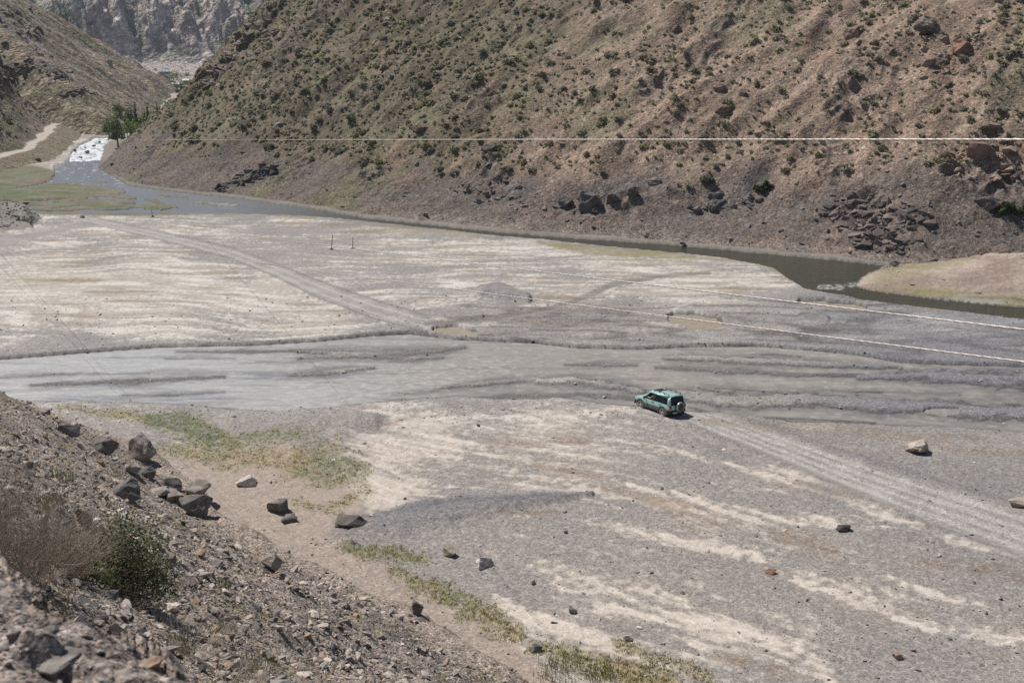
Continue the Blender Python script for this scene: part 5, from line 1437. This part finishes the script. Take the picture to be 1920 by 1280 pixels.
# ------------------------------------------------------------------ car
M_PAINT = plain_mat('teal_paint', (0.40, 0.62, 0.585), .3, metal=.1, coat=.8, vary=.025, scale=3)
M_CLAD = plain_mat('grey_cladding', (0.135, 0.145, 0.15), .55, vary=.15, scale=5)
M_BLK = plain_mat('black_plastic', (0.018, 0.018, 0.02), .5)
M_TYRE = plain_mat('dusty_tyre', (0.21, 0.19, 0.17), .9, vary=.3)
M_RIM = plain_mat('alloy', (0.62, 0.60, 0.58), .35, metal=.6)
M_LAMP = plain_mat('red_lens', (0.28, 0.012, 0.012), .15, coat=.5)
M_HEAD = plain_mat('clear_lens', (0.7, 0.72, 0.72), .1, coat=.5)
M_COVER = plain_mat('silver_cover', (0.50, 0.50, 0.49), .35, metal=.4)
M_COVERF = plain_mat('dark_cover', (0.035, 0.033, 0.033), .42)
M_PLATE = plain_mat('plate_white', (0.55, 0.54, 0.50), .5)
M_SEAT = plain_mat('grey_seat', (0.05, 0.05, 0.055), .9)
gm, gnt, gb_ = nodes('tinted_glass')
tp = N(gnt, 'ShaderNodeBsdfTransparent'); tp.inputs[0].default_value = (.16, .19, .18, 1)
gls = N(gnt, 'ShaderNodeBsdfGlossy'); gls.inputs['Roughness'].default_value = .03
fr = N(gnt, 'ShaderNodeFresnel'); fr.inputs[0].default_value = 1.5
mxs = N(gnt, 'ShaderNodeMixShader'); gnt.links.new(fr.outputs[0], mxs.inputs[0]); gnt.links.new(tp.outputs[0], mxs.inputs[1]); gnt.links.new(gls.outputs[0], mxs.inputs[2])
gnt.links.new(mxs.outputs[0], [n for n in gnt.nodes if n.type == 'OUTPUT_MATERIAL'][0].inputs[0])
M_GLASS = gm

c_rl = Vector((*gp(1243, 781, .22), .2)); c_fl = Vector((*gp(1200.5, 768.5, 0.05), .05))
fwd2 = Vector((c_fl.x - c_rl.x, c_fl.y - c_rl.y)); print('wheelbase measured', fwd2.length)
YAW = math.atan2(fwd2.y, fwd2.x)
fw = Vector((math.cos(YAW), math.sin(YAW))); lf = Vector((-fw.y, fw.x))
axle_r, axle_f, trk2 = -1.21, 1.20, .74
org = Vector((c_rl.x, c_rl.y)) - fw * axle_r - lf * trk2
car = empty('car', (org.x, org.y, .12), YAW); car.scale = (.945, .945, .945)
car.rotation_euler = (math.radians(3.0), math.radians(1.5), YAW)
tag(car, 'teal four wheel drive car with grey cladding entering the river', 'car')

xs = sorted(set([round(v, 3) for v in np.arange(-1.96, 2.021, .05)]))
def belt(x_): return float(np.interp(x_, [-1.96, -1.0, .3, .95, 1.25, 1.6, 1.85, 1.96, 2.02], [1.00, 1.00, .985, 1.0, .965, .91, .84, .74, .62]))
def zbot(x_):
    zb = float(np.interp(x_, [-1.96, -1.7, 1.75, 2.02], [.44, .33, .33, .42]))
    for ax in (axle_r, axle_f):
        d_ = abs(x_ - ax)
        if d_ < .43: zb = max(zb, .34 + math.sqrt(.43 ** 2 - d_ * d_) * .98)
    return zb
def halfw(x_): return float(np.interp(x_, [-1.96, -1.85, -1.6, 1.2, 1.7, 1.9, 2.02], [.74, .80, .835, .835, .80, .74, .62]))
def side_y(x_, z_):
    w_ = halfw(x_)
    return w_ * float(np.interp(z_, [.3, .45, .66, .80, .95, 1.02], [.955, .99, 1.0, .995, .965, .93]))
def shell(lo, hi, top=False, off=0.0, n=6):
    bm = bmesh.new()
    for sgn in (1, -1):
        cols = []
        for x_ in xs:
            a0, b0 = lo(x_), hi(x_)
            b0 = max(b0, a0 + .002)
            cols.append([bm.verts.new((x_, sgn * (side_y(x_, a0 + (b0 - a0) * k / n) + off), a0 + (b0 - a0) * k / n)) for k in range(n + 1)])
        for c0, c1 in zip(cols[:-1], cols[1:]):
            for k in range(n):
                bm.faces.new((c0[k], c1[k], c1[k + 1], c0[k + 1]))
    return bm
SPL = lambda x_: float(np.interp(x_, [-1.96, 2.02], [.64, .62]))
bm = shell(lambda x_: max(zbot(x_), SPL(x_)), belt)
# bonnet and cowl deck, tail panel, nose
for i, (x0, x1) in enumerate(zip(xs[:-1], xs[1:])):
    if x0 >= .80:
        r0 = [bm.verts.new((x0, side_y(x0, belt(x0)) * t, belt(x0) + .045 * (1 - t * t))) for t in np.linspace(-1, 1, 9)]
        r1 = [bm.verts.new((x1, side_y(x1, belt(x1)) * t, belt(x1) + .045 * (1 - t * t))) for t in np.linspace(-1, 1, 9)]
        for k in range(8): bm.faces.new((r0[k], r1[k], r1[k + 1], r0[k + 1]))
for x_ in (xs[0], xs[-1]):
    zz_ = np.linspace(SPL(x_) if x_ < 0 else .42, belt(x_), 6)
    rows = [[bm.verts.new((x_ + (.02 if x_ > 0 else -.03) * (1 - t * t), side_y(x_, z_) * t, z_)) for t in np.linspace(-1, 1, 9)] for z_ in zz_]
    for a0, b0 in zip(rows[:-1], rows[1:]):
        for k in range(8): bm.faces.new((a0[k], a0[k + 1], b0[k + 1], b0[k]))
bmesh.ops.remove_doubles(bm, verts=bm.verts, dist=.004)
# pillars
def slab(bm, quad, t):
    """thick quad given four corners, thickened inwards (towards y = 0)"""
    P = [Vector(p) for p in quad]; nrm = (P[1] - P[0]).cross(P[3] - P[0]).normalized()
    c = sum(P, Vector()) / 4
    if nrm.dot(Vector((c.x * .2, c.y, 0))) > 0: nrm = -nrm
    a_ = [bm.verts.new(p) for p in P]; b_ = [bm.verts.new(p + nrm * t) for p in P]
    bm.faces.new(a_); bm.faces.new(b_[::-1])
    for i in range(4): bm.faces.new((a_[i], a_[(i + 1) % 4], b_[(i + 1) % 4], b_[i]))
ZT = 1.56
def gy(x_, z_, s_):           # greenhouse side surface
    return s_ * float(np.interp(z_, [.98, ZT], [.800, .655])) 
def gpnt(x_, z_, s_): return (x_, gy(x_, z_, s_), z_)
for s_ in (1, -1):
    slab(bm, [gpnt(.93, .99, s_), gpnt(.84, .99, s_), gpnt(.26, ZT, s_), gpnt(.36, ZT, s_)], .05)
    slab(bm, [gpnt(-1.66, .98, s_), gpnt(-1.93, .98, s_), gpnt(-1.76, ZT, s_), gpnt(-1.58, ZT, s_)], .06)
    slab(bm, [gpnt(.36, ZT, s_), gpnt(-1.76, ZT, s_), (-1.76, s_ * .60, ZT + .07), (.30, s_ * .60, ZT + .07)], .05)
    slab(bm, [gpnt(.40, ZT - .07, s_), gpnt(-1.70, ZT - .07, s_), gpnt(-1.76, ZT + .002, s_), gpnt(.34, ZT + .002, s_)], .04)
    slab(bm, [(-1.935, s_ * .795, .98), (-1.95, s_ * .66, .98), (-1.775, s_ * .54, ZT), (-1.76, s_ * .66, ZT)], .05)
body = obj_from_bm('body', bm, M_PAINT, car, True)
bm = bmesh.new()
bmr = [[bm.verts.new((x_, .612 * t, ZT + .068 + .05 * (1 - t * t) - .03 * ((x_ + .7) / 1.1) ** 2)) for t in np.linspace(-1, 1, 11)] for x_ in np.linspace(.32, -1.80, 12)]
for a0, b0 in zip(bmr[:-1], bmr[1:]):
    for k in range(10): bm.faces.new((a0[k], a0[k + 1], b0[k + 1], b0[k]))
for x_ in (.30, -1.80):
    pass
g_ = bmesh.ops.extrude_face_region(bm, geom=list(bm.faces))
for v in [e for e in g_['geom'] if isinstance(e, bmesh.types.BMVert)]: v.co.z -= .05
roof_o = obj_from_bm('roof', bm, M_PAINT, car, True)
bm = bmesh.new(); box(bm, -.02, 0, ZT + .116, .62, .74, .012, Matrix.Rotation(math.radians(-1.5), 4, 'Y')); obj_from_bm('sunroof', bm, M_BLK, roof_o)
bm = shell(zbot, lambda x_: max(SPL(x_), zbot(x_) + .06), off=.014, n=5); obj_from_bm('cladding', bm, M_CLAD, car, True)
for z_ in (.44, .55):
    bm = bmesh.new()
    for s_ in (1, -1): box(bm, .0, s_ * (side_y(0, z_) + .022), z_, 1.55, .02, .02)
    obj_from_bm('trim_strip', bm, M_CLAD, car)
for ax in (axle_r, axle_f):
    for s_ in (1, -1):
        bm = bmesh.new(); prev = None
        for k in range(15):
            an = math.radians(-8 + 196 * k / 14)
            rr_ = [(.41, .0), (.49, .0), (.49, .03), (.41, .03)]
            ring = [bm.verts.new((ax + a_ * math.cos(an), s_ * (side_y(ax, .7) - .012 + b_), .34 + a_ * math.sin(an))) for a_, b_ in rr_]
            if prev:
                for j in range(4): bm.faces.new((prev[j], prev[(j + 1) % 4], ring[(j + 1) % 4], ring[j]))
            prev = ring
        obj_from_bm('wheel_arch', bm, M_CLAD, car)
bm = bmesh.new(); box(bm, .02, 0, .48, 3.7, 1.16, .30); box(bm, 0, 0, .66, 1.7, 1.5, .04); obj_from_bm('underbody', bm, M_BLK, car)
bm = bmesh.new(); box(bm, -.5, 0, .80, 2.6, 1.5, .05); box(bm, .72, 0, .92, .3, 1.45, .14); obj_from_bm('cabin_floor', bm, M_SEAT, car)
for sx_, sy_ in ((-.05, .36), (-.05, -.36), (-.95, .36), (-.95, -.36)):
    bm = bmesh.new(); box(bm, sx_ + .18, sy_, .86, .5, .5, .14); box(bm, sx_ - .12, sy_, 1.12, .12, .48, .52, None); box(bm, sx_ - .14, sy_, 1.43, .09, .24, .16)
    bmesh.ops.bevel(bm, geom=list(bm.edges), offset=.02, segments=1, affect='EDGES'); obj_from_bm('seat', bm, M_SEAT, car)
# glass: the front left door window is wound down
def pane(name, quad, par=car):
    bm = bmesh.new(); slab(bm, quad, .006); return obj_from_bm(name, bm, M_GLASS, par)
pane('windscreen', [(.93, .76, 1.0), (.93, -.76, 1.0), (.33, -.62, ZT + .04), (.33, .62, ZT + .04)])
pane('rear_window', [(-1.945, .655, 1.02), (-1.945, -.655, 1.02), (-1.785, -.55, ZT), (-1.785, .55, ZT)])
for s_ in (1, -1):
    gi = lambda x_, z_: (x_, gy(x_, z_, s_) - s_ * .012, z_)
    if s_ < 0: pane('door_window', [gi(.84, .99), gi(-.20, .985), gi(-.20, ZT - .07), gi(.34, ZT - .07)])
    pane('door_window', [gi(-.28, .985), gi(-1.05, .98), gi(-1.05, ZT - .07), gi(-.28, ZT - .07)])
    pane('quarter_window', [gi(-1.11, .98), gi(-1.67, .98), gi(-1.60, ZT - .07), gi(-1.11, ZT - .07)])
    bm = bmesh.new()
    slab(bm, [gpnt(-.19, .98, s_), gpnt(-.29, .98, s_), gpnt(-.29, ZT - .06, s_), gpnt(-.19, ZT - .06, s_)], .05)
    slab(bm, [gpnt(-1.04, .98, s_), gpnt(-1.12, .98, s_), gpnt(-1.12, ZT - .06, s_), gpnt(-1.04, ZT - .06, s_)], .05)
    obj_from_bm('window_pillar', bm, M_BLK, car)
    for x0, x1, nm in ((.80, -.22, 'front'), (-.24, -1.02, 'rear')):
        # door skin just proud of the body, with a dark shut line around it
        bm = bmesh.new(); n_ = 8; zl, zh = .665, .965; cols = []
        xa = x1 if nm == 'front' else max(x1, -.80)
        for k in range(9):
            x_ = x0 - .015 + (x1 + .015 - x0) * k / 8
            zlo = max(zl, zbot(x_) + .10)
            cols.append([bm.verts.new((x_, s_ * (side_y(x_, zlo + (zh - zlo) * j / 5) + .006), zlo + (zh - zlo) * j / 5)) for j in range(6)])
        for c0, c1 in zip(cols[:-1], cols[1:]):
            for j in range(5): bm.faces.new((c0[j], c1[j], c1[j + 1], c0[j + 1]))
        door = obj_from_bm('door', bm, M_PAINT, car, True)
        bm = bmesh.new(); hx_ = x1 + .17; box(bm, hx_, s_ * (side_y(hx_, .87) + .018), .875, .16, .03, .045); bmesh.ops.bevel(bm, geom=list(bm.edges), offset=.008, segments=1, affect='EDGES'); obj_from_bm('handle', bm, M_BLK, door)
    for x_ in (.81, -.23, -1.03):
        bm = bmesh.new(); box(bm, x_, s_ * (side_y(x_, .8) + .001), .80, .012, .012, .32); obj_from_bm('door_seam', bm, M_BLK, car)
    bm = bmesh.new(); box(bm, .70, s_ * .93, 1.06, .10, .20, .15); box(bm, .74, s_ * .82, 1.01, .06, .1, .05); bmesh.ops.bevel(bm, geom=list(bm.edges), offset=.025, segments=2, affect='EDGES'); obj_from_bm('wing_mirror', bm, M_BLK, car)
    # roof rail
    V, F = tube([(.05, s_ * .57, ZT + .13), (.0, s_ * .57, ZT + .165), (-.8, s_ * .57, ZT + .185), (-1.55, s_ * .57, ZT + .165), (-1.62, s_ * .57, ZT + .11)], [.02] * 5, 6)
    parts = [(V, F)]
    for x_ in (.0, -.55, -1.05, -1.55): parts.append(tube([(x_, s_ * .57, ZT + .06), (x_, s_ * .57, ZT + .17)], [.032, .028], 6))
    V, F = join(parts); mesh_np('roof_rail', V, F, M_BLK, parent=car)
    bm = bmesh.new(); box(bm, -1.945, s_ * .70, .83, .10, .17, .27); bmesh.ops.bevel(bm, geom=list(bm.edges), offset=.02, segments=2, affect='EDGES'); obj_from_bm('tail_lamp', bm, M_LAMP, car)
    bm = bmesh.new(); box(bm, 1.93, s_ * .56, .70, .14, .26, .15); bmesh.ops.bevel(bm, geom=list(bm.edges), offset=.03, segments=2, affect='EDGES'); obj_from_bm('headlight', bm, M_HEAD, car)
    bm = bmesh.new(); box(bm, -1.68, s_ * .70, .27, .02, .24, .24); obj_from_bm('mud_flap', bm, M_BLK, car)
def bumper(x0, x1):
    bm = bmesh.new(); sgn = 1 if x1 > 0 else -1
    sec = [(0, .34), (.10, .36), (.14, .46), (.12, .60), (0, .655)]
    ys_ = np.linspace(-.86, .86, 13); rows = []
    for y_ in ys_:
        bend = -.16 * sgn * max(0, abs(y_) - .55) ** 1.3 / .2
        rows.append([bm.verts.new((x0 + sgn * a_ + bend, y_, z_)) for a_, z_ in sec])
    for a0, b0 in zip(rows[:-1], rows[1:]):
        for j in range(4): bm.faces.new((a0[j], a0[j + 1], b0[j + 1], b0[j]))
    bm.faces.new(rows[0]); bm.faces.new(rows[-1][::-1])
    return bm
bmp = obj_from_bm('bumper', bumper(-1.93, -2.07), M_BLK, car, True); bmp['label'] = 'black rear bumper'
obj_from_bm('bumper', bumper(1.95, 2.1), M_CLAD, car, True)
bm = bmesh.new(); box(bm, -2.085, .36, .46, .012, .44, .12); pl = obj_from_bm('number_plate', bm, M_PLATE, car)
bm = bmesh.new(); box(bm, -2.02, -.0, .39, .1, .5, .1); obj_from_bm('tow_bar', bm, M_BLK, car)
def lathe(prof, n=28, axis='y'):
    V = []; F = []
    for a_, r_ in prof:
        for k in range(n):
            t = 2 * math.pi * k / n
            V.append((r_ * math.cos(t), a_, r_ * math.sin(t)) if axis == 'y' else (a_, r_ * math.cos(t), r_ * math.sin(t)))
    for i in range(len(prof) - 1):
        for k in range(n): F.append((i * n + k, i * n + (k + 1) % n, (i + 1) * n + (k + 1) % n, (i + 1) * n + k))
    return np.array(V), np.array(F)
def wheel(x_, s_, steer=0.0):
    w_ = empty('wheel', (x_, s_ * trk2, .345), steer); w_.parent = car
    V, F = lathe([(.10, .20), (.105, .24), (.11, .30), (.09, .335), (.05, .348), (-.05, .348), (-.09, .335), (-.11, .30), (-.10, .2)]); mesh_np('tyre', V, F, M_TYRE, parent=w_)
    parts = [lathe([(s_ * .085, .225), (s_ * .10, .24), (s_ * .10, .205), (s_ * .05, .195), (s_ * .0, .19)])]
    bm = bmesh.new()
    for k in range(5):
        an = 2 * math.pi * k / 5 + .3; M_ = Matrix.Rotation(-an, 4, 'Y')
        box(bm, .12, s_ * .075, 0, .20, .03, .075, M_)
    bmesh.ops.create_cone(bm, cap_ends=True, segments=16, radius1=.075, radius2=.06, depth=.05, matrix=Matrix.Translation((0, s_ * .085, 0)) @ Matrix.Rotation(-s_ * math.pi / 2, 4, 'X'))
    rim = obj_from_bm('rim', bm, M_RIM, w_)
    V, F = parts[0]; rl = mesh_np('rim_lip', V, F, M_RIM, parent=rim)
    V, F = lathe([(s_ * .03, .0), (s_ * .03, .2)], 20); mesh_np('brake_disc', V, F, M_BLK, parent=rim)
for x_ in (axle_r, axle_f):
    for s_ in (1, -1): wheel(x_, s_, 0.0)
sw = empty('spare_wheel', (-2.12, -.06, .86)); sw.parent = car
V, F = lathe([(.10, .30), (.10, .355), (-.03, .372), (-.09, .360), (-.115, .325), (-.118, .30)], 36, 'x'); mesh_np('cover_ring', V, F, M_COVER, parent=sw)
V, F = lathe([(-.118, .302), (-.128, .27), (-.13, .12), (-.13, .001)], 36, 'x'); mesh_np('cover_face', V, F, M_COVERF, parent=sw)
V, F = tube([(-1.96, .1, 1.02), (-1.86, -.25, 1.28)], [.012, .008], 5); mesh_np('rear_wiper', V, F, M_BLK, parent=car)
bpy.context.view_layer.update()

# the driver, seated, left arm resting on the sill of the open window
SK = {}
def skin_body(name, joints, edges, mat, parent=None, sub=1):
    me = bpy.data.meshes.new(name)
    names = list(joints); me.from_pydata([joints[k][0] for k in names], [(names.index(a_), names.index(b_)) for a_, b_ in edges], [])
    o = bpy.data.objects.new(name, me); COL.objects.link(o)
    md = o.modifiers.new('skin', 'SKIN')
    for i, k in enumerate(names):
        rr_ = joints[k][1]; me.skin_vertices[0].data[i].radius = (rr_, rr_) if not isinstance(rr_, tuple) else rr_
        me.skin_vertices[0].data[i].use_root = (i == 0)
    sb = o.modifiers.new('sub', 'SUBSURF'); sb.levels = sub; sb.render_levels = sub
    me.materials.append(mat)
    for p_ in me.polygons: p_.use_smooth = True
    if parent is not None: o.parent = parent
    return o
M_SKIN = plain_mat('skin', (0.50, 0.30, 0.22), .55)
M_SHIRT = plain_mat('pale_shirt', (0.62, 0.55, 0.56), .85)
M_HAIR = plain_mat('dark_hair', (0.02, 0.016, 0.013), .8)
J = {'pelvis': ((.12, .36, .95), .15), 'waist': ((.08, .36, 1.07), .14), 'chest': ((.06, .36, 1.24), (.17, .12)), 'neckb': ((.07, .36, 1.34), .07), 'neck': ((.085, .36, 1.385), .055), 'head': ((.10, .36, 1.45), .085), 'crown': ((.10, .36, 1.52), .07),
     'shl': ((.08, .53, 1.29), .062), 'ell': ((.28, .70, 1.06), .047), 'wrl': ((.46, .73, 1.10), .033), 'pal': ((.53, .72, 1.115), (.042, .022)),
     'f1': ((.60, .745, 1.10), .010), 'f2': ((.61, .725, 1.10), .0105), 'f3': ((.607, .705, 1.10), .010), 'f4': ((.595, .688, 1.10), .009), 'g1': ((.625, .745, 1.075), .008), 'g2': ((.64, .725, 1.07), .0085), 'g3': ((.635, .705, 1.07), .008), 'g4': ((.615, .688, 1.075), .0075), 'th': ((.545, .685, 1.13), .011), 'th2': ((.585, .67, 1.125), .009),
     'shr': ((.08, .19, 1.29), .062), 'elr': ((.26, .15, 1.08), .047), 'wrr': ((.46, .22, 1.12), .033), 'par': ((.53, .24, 1.135), (.042, .022)),
     'hl': ((.16, .45, .93), .10), 'knl': ((.56, .46, .95), .07), 'anl': ((.70, .46, .86), .05), 'hr': ((.16, .27, .93), .10), 'knr': ((.56, .26, .95), .07), 'anr': ((.70, .26, .86), .05)}
E = [('pelvis', 'waist'), ('waist', 'chest'), ('chest', 'neckb'), ('neckb', 'neck'), ('neck', 'head'), ('head', 'crown'), ('chest', 'shl'), ('shl', 'ell'), ('ell', 'wrl'), ('wrl', 'pal'), ('pal', 'f1'), ('pal', 'f2'), ('pal', 'f3'), ('pal', 'f4'), ('f1', 'g1'), ('f2', 'g2'), ('f3', 'g3'), ('f4', 'g4'), ('wrl', 'th'), ('th', 'th2'),
     ('chest', 'shr'), ('shr', 'elr'), ('elr', 'wrr'), ('wrr', 'par'), ('pelvis', 'hl'), ('hl', 'knl'), ('knl', 'anl'), ('pelvis', 'hr'), ('hr', 'knr'), ('knr', 'anr')]
drv = skin_body('person', J, E, M_SKIN)
drv.matrix_world = car.matrix_world.copy()
tag(drv, 'driver in a pale top resting an arm on the open car window', 'person')
sh = skin_body('shirt', {'a': ((.12, .36, .97), .165), 'b': ((.08, .36, 1.07), .155), 'c': ((.06, .36, 1.24), (.185, .135)), 'd': ((.07, .36, 1.32), .085), 'l': ((.08, .53, 1.29), .075), 'l2': ((.16, .61, 1.19), .066), 'r': ((.08, .19, 1.29), .075), 'r2': ((.16, .17, 1.19), .066)}, [('a', 'b'), ('b', 'c'), ('c', 'd'), ('c', 'l'), ('l', 'l2'), ('c', 'r'), ('r', 'r2')], M_SHIRT, drv)
bm = bmesh.new(); bmesh.ops.create_uvsphere(bm, u_segments=14, v_segments=9, radius=.1, matrix=Matrix.Translation((.085, .36, 1.505)) @ Matrix.Diagonal((1, .86, .8, 1))); obj_from_bm('hair', bm, M_HAIR, drv, True)
bm = bmesh.new()
for yy in (.33, .39): bmesh.ops.create_uvsphere(bm, u_segments=8, v_segments=6, radius=.011, matrix=Matrix.Translation((.183, yy, 1.462)))
obj_from_bm('eyes', bm, M_HAIR, drv, True)
bm = bmesh.new(); bmesh.ops.create_cone(bm, cap_ends=True, segments=6, radius1=.018, radius2=.006, depth=.045, matrix=Matrix.Translation((.195, .36, 1.435)) @ Matrix.Rotation(.5, 4, 'Y')); obj_from_bm('nose', bm, M_SKIN, drv, True)

# splash thrown up by the front wheel
M_SPL = plain_mat('spray', (0.75, 0.73, 0.70), .4)
q2 = np.random.default_rng(77); n_ = 90
fwp = car.matrix_world @ Vector((axle_f - .1, trk2 + .12, .12))
dp = np.stack([q2.normal(size=n_) * .16 + fwp.x - .1, q2.normal(size=n_) * .16 + fwp.y, np.abs(q2.normal(size=n_)) * .10 + .05], 1)
V_, F_, C_ = scatter(HULLS[:4], dp, q2.uniform(.012, .04, n_), rand_rot(n_, q2), np.ones((n_, 3)))
tag(mesh_np('splash', V_, F_, M_SPL, smooth=True), 'white splash of water at the front wheel of the car', 'splash', kind='stuff')

# ------------------------------------------------------------------ air
bm = bmesh.new(); box(bm, -100, 760, 110, 1600, 1760, 226)
hz_m = bpy.data.materials.new('haze'); hz_m.use_nodes = True; hn = hz_m.node_tree; hn.nodes.clear()
pv = N(hn, 'ShaderNodeVolumePrincipled'); pv.inputs['Color'].default_value = (0.80, 0.88, 1.0, 1); pv.inputs['Density'].default_value = 0.00010; pv.inputs['Anisotropy'].default_value = 0.2
ho = N(hn, 'ShaderNodeOutputMaterial'); hn.links.new(pv.outputs[0], ho.inputs['Volume'])
hzo = obj_from_bm('haze', bm, hz_m); tag(hzo, 'thin blue haze filling the valley air', 'haze', kind='stuff')
